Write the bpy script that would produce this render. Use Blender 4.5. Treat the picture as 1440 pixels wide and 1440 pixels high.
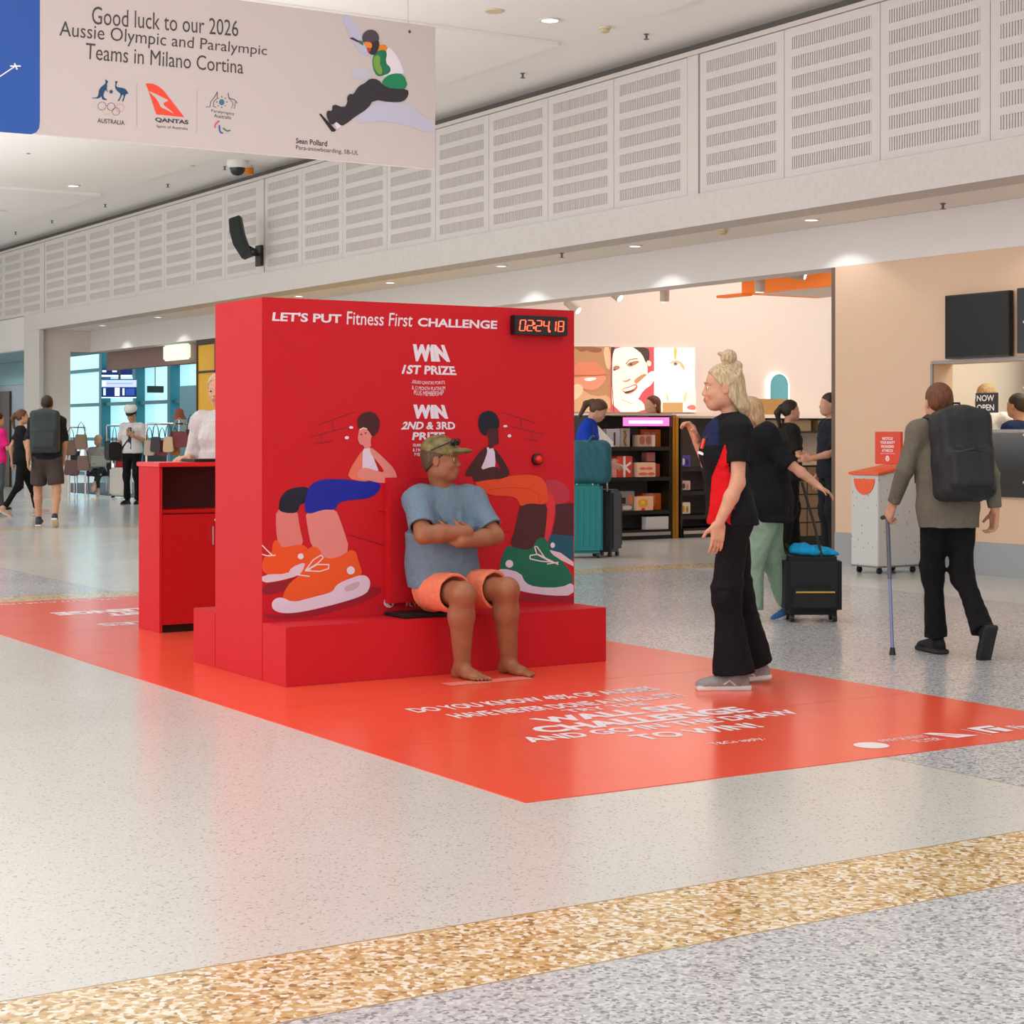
import bpy, bmesh, math, random
import numpy as np
from mathutils import Vector, Matrix
from mathutils.geometry import tessellate_polygon
random.seed(7)
C = bpy.context.scene.collection
for o in list(bpy.data.objects): bpy.data.objects.remove(o)

# ---------------- camera ----------------
FPX, HOR, EYE = 2549.0, 610.0, 1.32
ANG = math.radians(32.1)
SA, CA = math.sin(ANG), math.cos(ANG)
cam_d = bpy.data.cameras.new('camera'); cam = bpy.data.objects.new('camera', cam_d); C.objects.link(cam)
cam.location = (0, 0, EYE); cam.rotation_euler = (math.pi/2, 0, -ANG)
cam_d.sensor_width = 36; cam_d.lens = 36*FPX/1440
cam_d.shift_y = -(720-HOR)/1440
cam_d.clip_end = 300
bpy.context.scene.camera = cam
# ---------------- world, lights, exposure ----------------
W = bpy.data.worlds.new('world'); bpy.context.scene.world = W; W.use_nodes = True
bgn = W.node_tree.nodes['Background']; bgn.inputs[0].default_value = (0.93, 0.96, 1.0, 1); bgn.inputs[1].default_value = 0.9
vs = bpy.context.scene.view_settings
vs.view_transform = 'Standard'; vs.look = 'None'; vs.gamma = 1; vs.use_curve_mapping = False; vs.exposure = 0.12
def area(name, loc, size, power, col=(1, .95, .9), rot=(0, 0, 0), sy=None):
    l = bpy.data.lights.new(name, 'AREA'); l.energy = power; l.color = col; l.size = size
    if sy: l.shape = 'RECTANGLE'; l.size_y = sy
    o = bpy.data.objects.new(name, l); C.objects.link(o); o.location = loc; o.rotation_euler = rot
    return o
def spot(name, loc, power, deg, col=(1, .97, .93), rad=.05, blend=.5, rot=(0, 0, 0)):
    l = bpy.data.lights.new(name, 'SPOT'); l.energy = power; l.color = col; l.spot_size = math.radians(deg); l.spot_blend = blend; l.shadow_soft_size = rad
    o = bpy.data.objects.new(name, l); C.objects.link(o); o.location = loc; o.rotation_euler = rot
    return o
for k, yy in enumerate((-1, 8, 17, 26, 35)):
    area('hall_light', (4.8, yy, 5.38), 8, 80, (.96, .985, 1), sy=7)
# added side fill from the left; no windows are built there
area('left_side_fill', (-9, 8, 2.9), 5, 560, (.97, .99, 1), (0, -math.pi/2, 0), sy=36)
# added upward fill at the left that brightens ceiling and upper wall
area('left_upward_fill', (-9, 14, 1.6), 3, 1800, (.95, .985, 1), (0, -math.radians(163), 0), sy=48)
# added upward fill lights without fixtures, to brighten the hall ceiling
for k, yy in enumerate((4, 14, 24, 34, 44)):
    area('ceiling_fill', (4.6, yy, 3.42), 7, 135, (.93, .97, 1), (math.pi, 0, 0), sy=8.5)

# ---------------- pixel -> world ----------------
def ray(u, v):
    t = (u-720)/FPX; w = (HOR-v)/FPX
    return Vector((SA+CA*t, CA-SA*t, w))
def onY(u, v, Y):
    r = ray(u, v); k = Y/r.y; return Vector((r.x*k, Y, EYE+r.z*k))
def onX(u, v, X):
    r = ray(u, v); k = X/r.x; return Vector((X, r.y*k, EYE+r.z*k))
def onZ(u, v, Z=0.0):
    r = ray(u, v); k = (Z-EYE)/r.z; return Vector((r.x*k, r.y*k, Z))
def atD(u, v, D):
    r = ray(u, v); return Vector((r.x*D, r.y*D, EYE+r.z*D))

# ---------------- materials ----------------
def lin(c):
    if isinstance(c, str): c = tuple(int(c[i:i+2], 16) for i in (0, 2, 4))
    return tuple(((x/255)/12.92 if x/255 <= .04045 else ((x/255+.055)/1.055)**2.4) for x in c)
MATS = {}
def mat(name, col, rough=.5, metal=0.0, emis=0.0, spec=.5, noise=0.0, nscale=30, bump=0.0, bscale=60, alpha=1, trans=0.0, coat=0.0, wave=0.0):
    if name in MATS: return MATS[name]
    m = bpy.data.materials.new(name); m.use_nodes = True; nt = m.node_tree; b = nt.nodes['Principled BSDF']
    c = lin(col); b.inputs['Base Color'].default_value = (*c, 1); b.inputs['Roughness'].default_value = rough
    b.inputs['Metallic'].default_value = metal; b.inputs['Specular IOR Level'].default_value = spec
    if coat: b.inputs['Coat Weight'].default_value = coat; b.inputs['Coat Roughness'].default_value = .1
    if emis: b.inputs['Emission Color'].default_value = (*c, 1); b.inputs['Emission Strength'].default_value = emis
    if trans: b.inputs['Transmission Weight'].default_value = trans; b.inputs['IOR'].default_value = 1.3
    if alpha < 1: b.inputs['Alpha'].default_value = alpha
    tc = None
    if noise or bump or wave:
        tc = nt.nodes.new('ShaderNodeTexCoord')
    if noise:
        n = nt.nodes.new('ShaderNodeTexNoise'); n.inputs['Scale'].default_value = nscale; n.inputs['Detail'].default_value = 3
        nt.links.new(tc.outputs['Object'], n.inputs['Vector'])
        r = nt.nodes.new('ShaderNodeValToRGB'); r.color_ramp.elements[0].position = .3; r.color_ramp.elements[1].position = .7
        r.color_ramp.elements[0].color = (*[x*(1-noise) for x in c], 1); r.color_ramp.elements[1].color = (*[min(1, x*(1+noise*.6)) for x in c], 1)
        nt.links.new(n.outputs['Fac'], r.inputs['Fac']); nt.links.new(r.outputs['Color'], b.inputs['Base Color'])
    if bump or wave:
        n = nt.nodes.new('ShaderNodeTexNoise'); n.inputs['Scale'].default_value = bscale; n.inputs['Detail'].default_value = 4
        nt.links.new(tc.outputs['Object'], n.inputs['Vector'])
        bp = nt.nodes.new('ShaderNodeBump'); bp.inputs['Strength'].default_value = bump or wave; bp.inputs['Distance'].default_value = .01 if bump else .03
        nt.links.new(n.outputs['Fac'], bp.inputs['Height']); nt.links.new(bp.outputs['Normal'], b.inputs['Normal'])
    MATS[name] = m; return m

# ---------------- mesh helpers ----------------
class MB:
    def __init__(s): s.v = []; s.f = []; s.m = []
    def add(s, vs, fs, mi=0):
        n = len(s.v); s.v += [tuple(v) for v in vs]; s.f += [tuple(i+n for i in f) for f in fs]; s.m += [mi]*len(fs); return s
    def box(s, x0, x1, y0, y1, z0, z1, mi=0):
        v = [(x, y, z) for z in (z0, z1) for y in (y0, y1) for x in (x0, x1)]
        return s.add(v, [(0, 2, 3, 1), (4, 5, 7, 6), (0, 1, 5, 4), (2, 6, 7, 3), (0, 4, 6, 2), (1, 3, 7, 5)], mi)
    def bar(s, a, b, w, h=None, mi=0):
        a = Vector(a); b = Vector(b); h = h or w; d = (b-a).normalized()
        up = Vector((0, 0, 1)) if abs(d.z) < .9 else Vector((1, 0, 0))
        p = d.cross(up).normalized(); q = p.cross(d)
        v = [c+p*i*w/2+q*j*h/2 for c in (a, b) for j in (-1, 1) for i in (-1, 1)]
        return s.add(v, [(0, 1, 3, 2), (4, 6, 7, 5), (0, 4, 5, 1), (2, 3, 7, 6), (0, 2, 6, 4), (1, 5, 7, 3)], mi)
    def tube(s, pts, r, n=10, mi=0, cap=True):
        pts = [Vector(p) for p in pts]; R = r if isinstance(r, (list, tuple)) else [r]*len(pts); vs = []; fs = []
        up = None
        for i, p in enumerate(pts):
            d = (pts[min(i+1, len(pts)-1)]-pts[max(i-1, 0)]).normalized()
            if up is None: up = Vector((0, 0, 1)) if abs(d.z) < .9 else Vector((1, 0, 0))
            a = d.cross(up).normalized(); b = a.cross(d); up = b
            vs += [p+(a*math.cos(2*math.pi*k/n)+b*math.sin(2*math.pi*k/n))*R[i] for k in range(n)]
        for i in range(len(pts)-1):
            fs += [(i*n+k, i*n+(k+1) % n, (i+1)*n+(k+1) % n, (i+1)*n+k) for k in range(n)]
        if cap: fs += [tuple(range(n-1, -1, -1)), tuple(range((len(pts)-1)*n, len(pts)*n))]
        return s.add(vs, fs, mi)
    def lathe(s, prof, c=(0, 0, 0), n=20, mi=0, ax='z'):
        vs = []; fs = []
        for r, z in prof:
            for k in range(n):
                a = 2*math.pi*k/n; p = (r*math.cos(a), r*math.sin(a), z)
                if ax == 'y': p = (p[0], z, p[1])
                if ax == 'x': p = (z, p[0], p[1])
                vs.append((p[0]+c[0], p[1]+c[1], p[2]+c[2]))
        for i in range(len(prof)-1):
            fs += [(i*n+k, i*n+(k+1) % n, (i+1)*n+(k+1) % n, (i+1)*n+k) for k in range(n)]
        fs += [tuple(range(n-1, -1, -1)), tuple(range((len(prof)-1)*n, len(prof)*n))]
        return s.add(vs, fs, mi)
    def prism(s, pts, off, mi=0):
        """closed polygon (list of 3D) extruded by vector off"""
        pts = [Vector(p) for p in pts]; off = Vector(off); n = len(pts)
        tri = tessellate_polygon([pts])
        fs = [tuple(t) for t in tri]+[tuple(i+n for i in reversed(t)) for t in tri]+[(i, (i+1) % n, (i+1) % n+n, i+n) for i in range(n)]
        return s.add(pts+[p+off for p in pts], fs, mi)
    def build(s, name, mats, parent=None, smooth=False, bevel=0, loc=None):
        me = bpy.data.meshes.new(name); me.from_pydata(s.v, [], s.f)
        ml = mats if isinstance(mats, (list, tuple)) else [mats]
        for m in ml: me.materials.append(m)
        if len(ml) > 1: me.polygons.foreach_set('material_index', s.m)
        bm = bmesh.new(); bm.from_mesh(me); bmesh.ops.recalc_face_normals(bm, faces=bm.faces)
        if bevel: bmesh.ops.bevel(bm, geom=[e for e in bm.edges if len(e.link_faces) == 2 and e.calc_face_angle(0) > .6], offset=bevel, segments=2, affect='EDGES', clamp_overlap=True)
        bm.to_mesh(me); bm.free()
        if smooth: me.shade_smooth(); me.set_sharp_from_angle(angle=math.radians(40))
        o = bpy.data.objects.new(name, me); C.objects.link(o)
        if parent: o.parent = parent
        if loc: o.location = loc
        return o
def tag(o, label=None, cat=None, group=None, kind=None):
    if label: o['label'] = label
    if cat: o['category'] = cat
    if group: o['group'] = group
    if kind: o['kind'] = kind
    return o
def thing(name, label, cat, loc=(0, 0, 0), rz=0, group=None):
    o = bpy.data.objects.new(name, None); C.objects.link(o); o.empty_display_size = .1
    o.location = loc; o.rotation_euler = (0, 0, rz); return tag(o, label, cat, group)
def struct(name, mb, m, parent=None, **k):
    o = mb.build(name, m, parent, **k)
    if not parent: o['kind'] = 'structure'
    return o
def copy_tree(o, parent=None):
    c = o.copy(); C.objects.link(c)
    if parent: c.parent = parent
    for ch in list(o.children): copy_tree(ch, c)
    return c

# ---------------- lettering ----------------
TXT = {}
def text_mesh(s, bold=0.0, align='LEFT'):
    key = (s, bold, align)
    if key in TXT: return TXT[key]
    cu = bpy.data.curves.new('t', 'FONT'); cu.body = s; cu.offset = bold; cu.resolution_u = 3; cu.align_x = align; cu.space_line = .95
    cu.fill_mode = 'FRONT'
    o = bpy.data.objects.new('t', cu); C.objects.link(o); dg = bpy.context.evaluated_depsgraph_get(); dg.update()
    me = o.evaluated_get(dg).to_mesh()
    v = np.array([(p.co.x, p.co.y) for p in me.vertices]); f = [tuple(p.vertices) for p in me.polygons]
    o.evaluated_get(dg).to_mesh_clear(); bpy.data.objects.remove(o); bpy.data.curves.remove(cu)
    mn, mx = v.min(0), v.max(0); v = (v-mn)/np.maximum(mx-mn, 1e-6)
    TXT[key] = (v, f); return TXT[key]
def tquad(parent, s, quad, m, bold=0.0, name='lettering', off=(0, 0, 0), align='CENTER', curve=0.0):
    """quad: TL TR BR BL, 3D world points; text bounding box is mapped into it"""
    v, f = text_mesh(s, bold, align); TL, TR, BR, BL = [Vector(q) for q in quad]; off = Vector(off)
    org = parent.matrix_basis.translation if parent and parent.parent is None else (parent.parent.matrix_basis.translation if parent else Vector())
    vs = []
    up = (TL-BL)
    for x, y in v:
        p = BL*(1-x)*(1-y)+BR*x*(1-y)+TR*x*y+TL*(1-x)*y
        vs.append(p+off-org-up*curve*(1-(2*x-1)**2))
    mb = MB(); mb.add(vs, f)
    me = bpy.data.meshes.new(name); me.from_pydata([tuple(a) for a in vs], [], f); me.materials.append(m)
    o = bpy.data.objects.new(name, me); C.objects.link(o); o.parent = parent
    return o
def pxquad(fn, TL, TR, BR, BL): return [fn(*p) for p in (TL, TR, BR, BL)]
def chaikin(p, n=2):
    for _ in range(n):
        q = []
        for i in range(len(p)):
            a, b = p[i], p[(i+1) % len(p)]
            q += [(a[0]*.75+b[0]*.25, a[1]*.75+b[1]*.25), (a[0]*.25+b[0]*.75, a[1]*.25+b[1]*.75)]
        p = q
    return p
def ellipse(cx, cy, rx, ry=None, n=20):
    ry = ry or rx; return [(cx+rx*math.cos(2*math.pi*k/n), cy+ry*math.sin(2*math.pi*k/n)) for k in range(n)]
def stroke(pts, w):
    L = []; R = []
    for i, p in enumerate(pts):
        a = pts[max(i-1, 0)]; b = pts[min(i+1, len(pts)-1)]; dx, dy = b[0]-a[0], b[1]-a[1]; d = math.hypot(dx, dy) or 1
        L.append((p[0]-dy/d*w/2, p[1]+dx/d*w/2)); R.append((p[0]+dy/d*w/2, p[1]-dx/d*w/2))
    return L+R[::-1]
def art(parent, name, fn, nrm, items, crop=(0, 0, 1), step=.0006, base=.001, emis=0, rough=.45, label=None):
    """flat print: items (colour, pts[, smooth]); crop=(x0,y0,scale) ; later items lie on top of earlier ones"""
    nrm = Vector(nrm); org = parent.matrix_basis.translation if parent.parent is None else parent.parent.matrix_basis.translation
    mb = MB(); ms = []; keys = []
    for i, it in enumerate(items):
        col, pts = it[0], it[1]; sm = it[2] if len(it) > 2 else 2
        if isinstance(pts, dict):
            if col not in keys:
                keys.append(col); ms.append(mat('print_%s_%g' % (col, emis), col, rough, emis=emis, spec=.4))
            q = pts['s']
            for j in range(len(q)-1):
                S4 = stroke([q[j], q[j+1]], pts['w'])
                mb.add([fn(crop[0]+x/crop[2], crop[1]+y/crop[2])+nrm*(base+(i+j*.1)*step)-org for x, y in S4], [(0, 1, 2, 3)], keys.index(col))
            continue
        if sm: pts = chaikin(pts, sm)
        P = [fn(crop[0]+x/crop[2], crop[1]+y/crop[2])+nrm*(base+i*step)-org for x, y in pts]
        if col not in keys:
            keys.append(col); ms.append(mat('print_%s_%g' % (col, emis), col, rough, emis=emis, spec=.4))
        mb.add(P, [tuple(t) for t in tessellate_polygon([P])], keys.index(col))
    me = bpy.data.meshes.new(name); me.from_pydata(mb.v, [], mb.f)
    for m in ms: me.materials.append(m)
    me.polygons.foreach_set('material_index', mb.m)
    o = bpy.data.objects.new(name, me); C.objects.link(o); o.parent = parent
    if label: o['label'] = label
    return o
# ---------------- signed-distance body builder (smooth unions, surface nets) ----------------
def V3(p): return np.array(p, float)
class Sdf:
    def __init__(s, h): s.h = h; s.ops = []
    def cap(s, a, b, r0, r1=None, k=.02, sub=False): s.ops.append(('cap', V3(a), V3(b), r0, r0 if r1 is None else r1, k, sub)); return s
    def cone(s, a, b, r0, r1, k=.005, e=1.0, lat=None): s.ops.append(('cone', V3(a), V3(b), r0, r1, k, e, lat)); return s
    def ell(s, c, r, R=None, k=.02, sub=False): s.ops.append(('ell', V3(c), V3(r), np.eye(3) if R is None else R, k, sub)); return s
    def box(s, c, r, R=None, rd=.01, k=.01): s.ops.append(('box', V3(c), V3(r), np.eye(3) if R is None else R, rd, k)); return s
    def cut(s, n, d): s.ops.append(('cut', V3(n), d)); return s      # keep n.p < d
    def wr(s, amp, fr, seed=0): s.ops.append(('wr', amp, fr, seed)); return s
    def mesh(s):
        h = s.h; lo = V3([9]*3); hi = -lo
        for o in s.ops:
            if o[0] in ('cap', 'cone') and not (o[0] == 'cap' and o[6]):
                r = max(o[3], o[4]); lo = np.minimum(lo, np.minimum(o[1], o[2])-r); hi = np.maximum(hi, np.maximum(o[1], o[2])+r)
            elif o[0] in ('ell', 'box') and not (o[0] == 'ell' and o[5]):
                r = np.linalg.norm(o[2]) if o[0] == 'box' else o[2].max(); lo = np.minimum(lo, o[1]-r); hi = np.maximum(hi, o[1]+r)
        lo = lo-4*h; n = (np.ceil((hi+4*h-lo)/h)).astype(int)+1
        ax = [lo[i]+h*np.arange(n[i]) for i in range(3)]
        F = np.full(n, .12, np.float32)
        for o in s.ops:
            if o[0] == 'cut':
                P = o[1][0]*ax[0][:, None, None]+o[1][1]*ax[1][None, :, None]+o[1][2]*ax[2][None, None, :]-o[2]
                F = np.maximum(F, P.astype(np.float32)); continue
            if o[0] == 'wr':
                rs = np.random.RandomState(o[3]); N = 0
                for q in range(5):
                    d = rs.normal(size=3)*o[2]*(1+.5*q); d[2] *= .6
                    N = N+np.sin(d[0]*ax[0][:, None, None]+d[1]*ax[1][None, :, None]+d[2]*ax[2][None, None, :]+rs.rand()*6)/(1+.5*q)
                F = F+(o[1]*.5*N).astype(np.float32); continue
            k = o[5] if o[0] in ('cap', 'cone', 'box') else o[4]
            if o[0] in ('cap', 'cone'): r = max(o[3], o[4]); l0 = np.minimum(o[1], o[2])-r; h0 = np.maximum(o[1], o[2])+r
            else: r = np.linalg.norm(o[2]) if o[0] == 'box' else o[2].max(); l0 = o[1]-r; h0 = o[1]+r
            m = k+4*h; i0 = np.maximum(((l0-m-lo)/h).astype(int), 0); i1 = np.minimum(((h0+m-lo)/h).astype(int)+2, n)
            if (i1 <= i0).any(): continue
            X = ax[0][i0[0]:i1[0], None, None]; Y = ax[1][None, i0[1]:i1[1], None]; Z = ax[2][None, None, i0[2]:i1[2]]
            sl = tuple(slice(i0[i], i1[i]) for i in range(3))
            if o[0] == 'cap':
                a = o[1]; d = o[2]-a; L = (d*d).sum()+1e-12
                px, py, pz = X-a[0], Y-a[1], Z-a[2]; t = np.clip((px*d[0]+py*d[1]+pz*d[2])/L, 0, 1)
                D = np.sqrt((px-t*d[0])**2+(py-t*d[1])**2+(pz-t*d[2])**2)-(o[3]+(o[4]-o[3])*t); sub = o[6]
            elif o[0] == 'cone':
                a = o[1]; d = o[2]-a; L = math.sqrt((d*d).sum()); d = d/L
                px, py, pz = X-a[0], Y-a[1], Z-a[2]; t = px*d[0]+py*d[1]+pz*d[2]
                qx, qy, qz = px-t*d[0], py-t*d[1], pz-t*d[2]
                if o[6] != 1.0:
                    l = V3(o[7]); w = qx*l[0]+qy*l[1]+qz*l[2]; g = 1/o[6]-1
                    qx, qy, qz = qx+w*l[0]*g, qy+w*l[1]*g, qz+w*l[2]*g
                D = np.maximum(np.sqrt(qx*qx+qy*qy+qz*qz)-(o[3]+(o[4]-o[3])*np.clip(t/L, 0, 1)), np.abs(t-L/2)-L/2); sub = False
            else:
                R = o[3]; px, py, pz = X-o[1][0], Y-o[1][1], Z-o[1][2]
                q = [px*R[0, i]+py*R[1, i]+pz*R[2, i] for i in range(3)]
                if o[0] == 'ell':
                    k0 = np.sqrt(sum((q[i]/o[2][i])**2 for i in range(3))); k1 = np.sqrt(sum((q[i]/o[2][i]**2)**2 for i in range(3)))+1e-9
                    D = k0*(k0-1)/k1; sub = o[5]
                else:
                    e = [np.abs(q[i])-o[2][i]+o[4] for i in range(3)]
                    D = np.sqrt(sum(np.maximum(x, 0)**2 for x in e))+np.minimum(np.maximum(np.maximum(e[0], e[1]), e[2]), 0)-o[4]; sub = False
            A = F[sl]
            if sub:
                hh = np.maximum(k-np.abs(A+D), 0); F[sl] = np.maximum(A, -D)+hh*hh/(4*k+1e-9)
            else:
                hh = np.maximum(k-np.abs(A-D), 0); F[sl] = np.minimum(A, D)-hh*hh/(4*k+1e-9)
        # surface nets
        S = F < 0; c = np.zeros(np.array(n)-1, np.int8)
        for i in (0, 1):
            for j in (0, 1):
                for q in (0, 1): c += S[i:n[0]-1+i, j:n[1]-1+j, q:n[2]-1+q]
        act = np.argwhere((c > 0) & (c < 8)); idx = -np.ones(c.shape, np.int64); idx[tuple(act.T)] = np.arange(len(act))
        acc = np.zeros((len(act), 3)); cnt = np.zeros(len(act))
        cs = [(i, j, q) for i in (0, 1) for j in (0, 1) for q in (0, 1)]
        for a in cs:
            for d in range(3):
                if a[d]: continue
                b = list(a); b[d] = 1
                fa = F[act[:, 0]+a[0], act[:, 1]+a[1], act[:, 2]+a[2]]; fb = F[act[:, 0]+b[0], act[:, 1]+b[1], act[:, 2]+b[2]]
                m = (fa < 0) != (fb < 0); t = np.where(m, fa/np.where(m, fa-fb, 1), 0)
                p = np.tile(np.array(a, float), (len(act), 1)); p[:, d] += t
                acc += p*m[:, None]; cnt += m
        P = (act+acc/cnt[:, None])*h+lo
        quads = []
        for d in range(3):
            sl0 = [slice(1, -1)]*3; sl1 = [slice(1, -1)]*3; sl0[d] = slice(0, n[d]-1); sl1[d] = slice(1, n[d])
            A, B = S[tuple(sl0)], S[tuple(sl1)]; e = np.argwhere(A != B); inside = A[tuple(e.T)]
            off = np.ones(3, int); off[d] = 0; e = e+off
            u, w = [(1, 2), (2, 0), (0, 1)][d]
            def g(du, dw):
                q = e.copy(); q[:, u] -= du; q[:, w] -= dw; return idx[tuple(q.T)]
            Q = np.stack([g(1, 1), g(0, 1), g(0, 0), g(1, 0)], 1)
            Q[~inside] = Q[~inside][:, ::-1]; quads.append(Q)
        return P, np.concatenate(quads)
    def build(s, name, mats, parent, mfn=None, label=None):
        P, Q = s.mesh(); me = bpy.data.meshes.new(name)
        me.vertices.add(len(P)); me.vertices.foreach_set('co', P.astype(np.float32).ravel())
        me.loops.add(Q.size); me.loops.foreach_set('vertex_index', Q.astype(np.int32).ravel())
        me.polygons.add(len(Q)); me.polygons.foreach_set('loop_start', np.arange(0, Q.size, 4, dtype=np.int32))
        ml = mats if isinstance(mats, (list, tuple)) else [mats]
        for m in ml: me.materials.append(m)
        if mfn: me.polygons.foreach_set('material_index', mfn(P[Q].mean(1)).astype(np.int32))
        me.update(calc_edges=True); me.validate(); me.shade_smooth()
        o = bpy.data.objects.new(name, me); C.objects.link(o); o.parent = parent
        if label: o['label'] = label
        return o
def basis(f, u=(0, 0, 1)):
    f = V3(f); f = f/np.linalg.norm(f); u = V3(u); l = np.cross(u, f); l = l/np.linalg.norm(l); u = np.cross(f, l)
    return np.stack([f, l, u], 1)      # columns forward, left, up
def lerp(a, b, t): return V3(a)*(1-t)+V3(b)*t

def hand(S, w, d, n, side, curl=.4, sc=1.0, k=.006, spread=.12, thumb=.7):
    """w wrist, d direction of the hand, n palm normal (out of the palm), side +1: thumb lies on the cross(d,n) side"""
    d = V3(d); d = d/np.linalg.norm(d); n = V3(n); n = n-d*(n@d); n = n/np.linalg.norm(n); t = np.cross(d, n)*side
    R = np.stack([d, t, n], 1); w = V3(w)
    S.box(w+d*.05*sc, V3((.048, .040, .014))*sc, R, .012*sc, .012)
    S.ell(w+d*.03*sc+t*.025*sc+n*.008*sc, V3((.035, .018, .017))*sc, R, .01)
    for q, (o, L) in enumerate(((.030, .072), (.010, .080), (-.010, .074), (-.029, .058))):
        p = w+d*.092*sc+t*o*sc; a = curl*.5+.1*q*curl; dd = d+t*spread*(o/.03)*.5
        for j, (fr, r) in enumerate(((.42, .0092), (.32, .0085), (.26, .0075))):
            v = dd*math.cos(a)+n*math.sin(a); v = v/np.linalg.norm(v); e = p+v*L*fr*sc
            S.cap(p, e, r*sc, (r-.0008)*sc, k=.004); p = e; a += curl*.9
    p = w+d*.02*sc+t*.032*sc; v = d*.72+t*thumb+n*.3; v = v/np.linalg.norm(v); e = p+v*.045*sc; S.cap(p, e, .013*sc, .0105*sc, k=.008)
    v = d*.9+t*thumb*.45+n*(.3+curl*.3); v = v/np.linalg.norm(v); S.cap(e, e+v*.036*sc, .0105*sc, .0085*sc, k=.004)
def head(S, c, R, sc=1.0, sex='m', ears=True):
    def P(f, l, u): return V3(c)+R@(V3((f, l, u))*sc)
    def e(f, l, u, a, b, d, k=.02, sub=False): S.ell(P(f, l, u), V3((a, b, d))*sc, R, k, sub)
    j = 1.0 if sex == 'm' else .9
    e(-.012, 0, .027, .096, .076, .094); e(.028, 0, -.03, .062, .060*j, .085); e(.052, 0, -.088, .034*j, .034*j, .026, .03)
    for q in (1, -1):
        e(-.0, q*.045, -.06, .045, .022*j, .035, .03); e(.058, q*.034, -.03, .026, .024, .022, .02)
        e(.095, q*.031, .003, .016, .017, .009, .014, True)
        e(.0735, q*.031, .000, .0140, .017, .0120, .006); e(.092, q*.031, -.0005, .012, .0125, .0050, .002, True)
        if ears: e(-.008, q*.077, -.005, .019, .009, .031, .008); e(-.006, q*.086, -.003, .010, .004, .019, .004, True)
        e(.094, q*.010, -.032, .009, .007, .006, .006)
        S.cap(P(.082 if sex == 'm' else .079, q*.012, .022), P(.073, q*.048, .024), (.009 if sex == 'm' else .006)*sc, .006*sc, .014)
    S.cap(P(.084, 0, .006), P(.104 if sex == 'm' else .100, 0, -.026), .0075*sc, (.0105 if sex == 'm' else .0085)*sc, .014)
    e(.086, 0, -.06, .010, .026, .016, .015); e(.094, 0, -.057, .006, .020*j, .0045, .004); e(.091, 0, -.067, .007, .017*j, .006, .004)
def eyes(parent, c, R, sc=1.0, iris='3a2a1c'):
    for q in (1, -1):
        S = Sdf(.002*sc); p = V3(c)+R@(V3((.0772, q*.031, .0005))*sc); S.ell(p, V3([.0118*sc]*3), None, .001)
        f = R[:, 0]
        def mf(P, p=p):
            dd = (P-p)@f; return np.where(dd > .0110*sc, 2, np.where(dd > .0088*sc, 1, 0))
        S.build('eye', [mat('eye_white', 'e8e2dc', .25), mat('iris_'+iris, iris, .25), mat('pupil', '0a0808', .2)], parent, mf)
def brows(parent, c, R, col, sc=1.0, back=0.0):
    S = Sdf(.002*sc)
    for q in (1, -1):
        a = [V3(c)+R@(V3(x)*sc-V3((back, 0, 0))) for x in ((.094, q*.014, .0235), (.0905, q*.032, .029), (.079, q*.05, .025))]
        S.cap(a[0], a[1], .0032*sc, .0038*sc, .003); S.cap(a[1], a[2], .0036*sc, .002*sc, .003)
    S.build('eyebrows', mat('brow_'+col, col, .8), parent)
# ---------------- people ----------------
SKINS = dict(fair='cf9a7c', tan='b87a58', mid='9c6446', dark='4a2e24')
def skin(k): return mat('skin_'+k, SKINS[k], .5, noise=.10, nscale=25, spec=.35)
def fabric(col, rough=.85): return mat('fabric_'+col, col, rough, noise=.08, nscale=45, wave=.9, bscale=9, spec=.2)
def hairmat(col):
    if 'hair_'+col in MATS: return MATS['hair_'+col]
    m = mat('hair_'+col, col, .5, spec=.4); nt = m.node_tree; b = nt.nodes['Principled BSDF']; N = nt.nodes.new; c = lin(col)
    tc = N('ShaderNodeTexCoord'); mp = N('ShaderNodeMapping'); mp.inputs['Scale'].default_value = (1, 1, .10); n = N('ShaderNodeTexNoise'); n.inputs['Scale'].default_value = 150; n.inputs['Detail'].default_value = 2
    r = N('ShaderNodeValToRGB'); r.color_ramp.elements[0].position = .35; r.color_ramp.elements[1].position = .65
    r.color_ramp.elements[0].color = (*[x*.62 for x in c], 1); r.color_ramp.elements[1].color = (*[min(1, x*1.2) for x in c], 1)
    bp = N('ShaderNodeBump'); bp.inputs['Strength'].default_value = .8; bp.inputs['Distance'].default_value = .006; L = nt.links.new
    L(tc.outputs['Object'], mp.inputs[0]); L(mp.outputs[0], n.inputs['Vector']); L(n.outputs['Fac'], r.inputs['Fac']); L(r.outputs['Color'], b.inputs['Base Color']); L(n.outputs['Fac'], bp.inputs['Height']); L(bp.outputs['Normal'], b.inputs['Normal'])
    return m
DEF = dict(pelvis=(0, 0, .95), waist=(.005, 0, 1.10), chest=(.0, 0, 1.29), neck=(-.015, 0, 1.46), head=(.02, 0, 1.635),
           hipL=(0, .09, .91), kneeL=(.03, .10, .50), ankL=(-.02, .105, .085), toeL=(1, .12, 0),
           hipR=(0, -.09, .91), kneeR=(.03, -.10, .50), ankR=(-.02, -.105, .085), toeR=(1, -.12, 0),
           shL=(-.01, .175, 1.41), elL=(-.03, .225, 1.13), wrL=(.05, .235, .88), hdL=(.15, 0, -1), hnL=(0, -1, 0),
           shR=(-.01, -.175, 1.41), elR=(-.03, -.225, 1.13), wrR=(.05, -.235, .88), hdR=(.15, 0, -1), hnR=(0, 1, 0),
           face=(1, 0, 0), up=(0, 0, 1), cl=.4)
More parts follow.
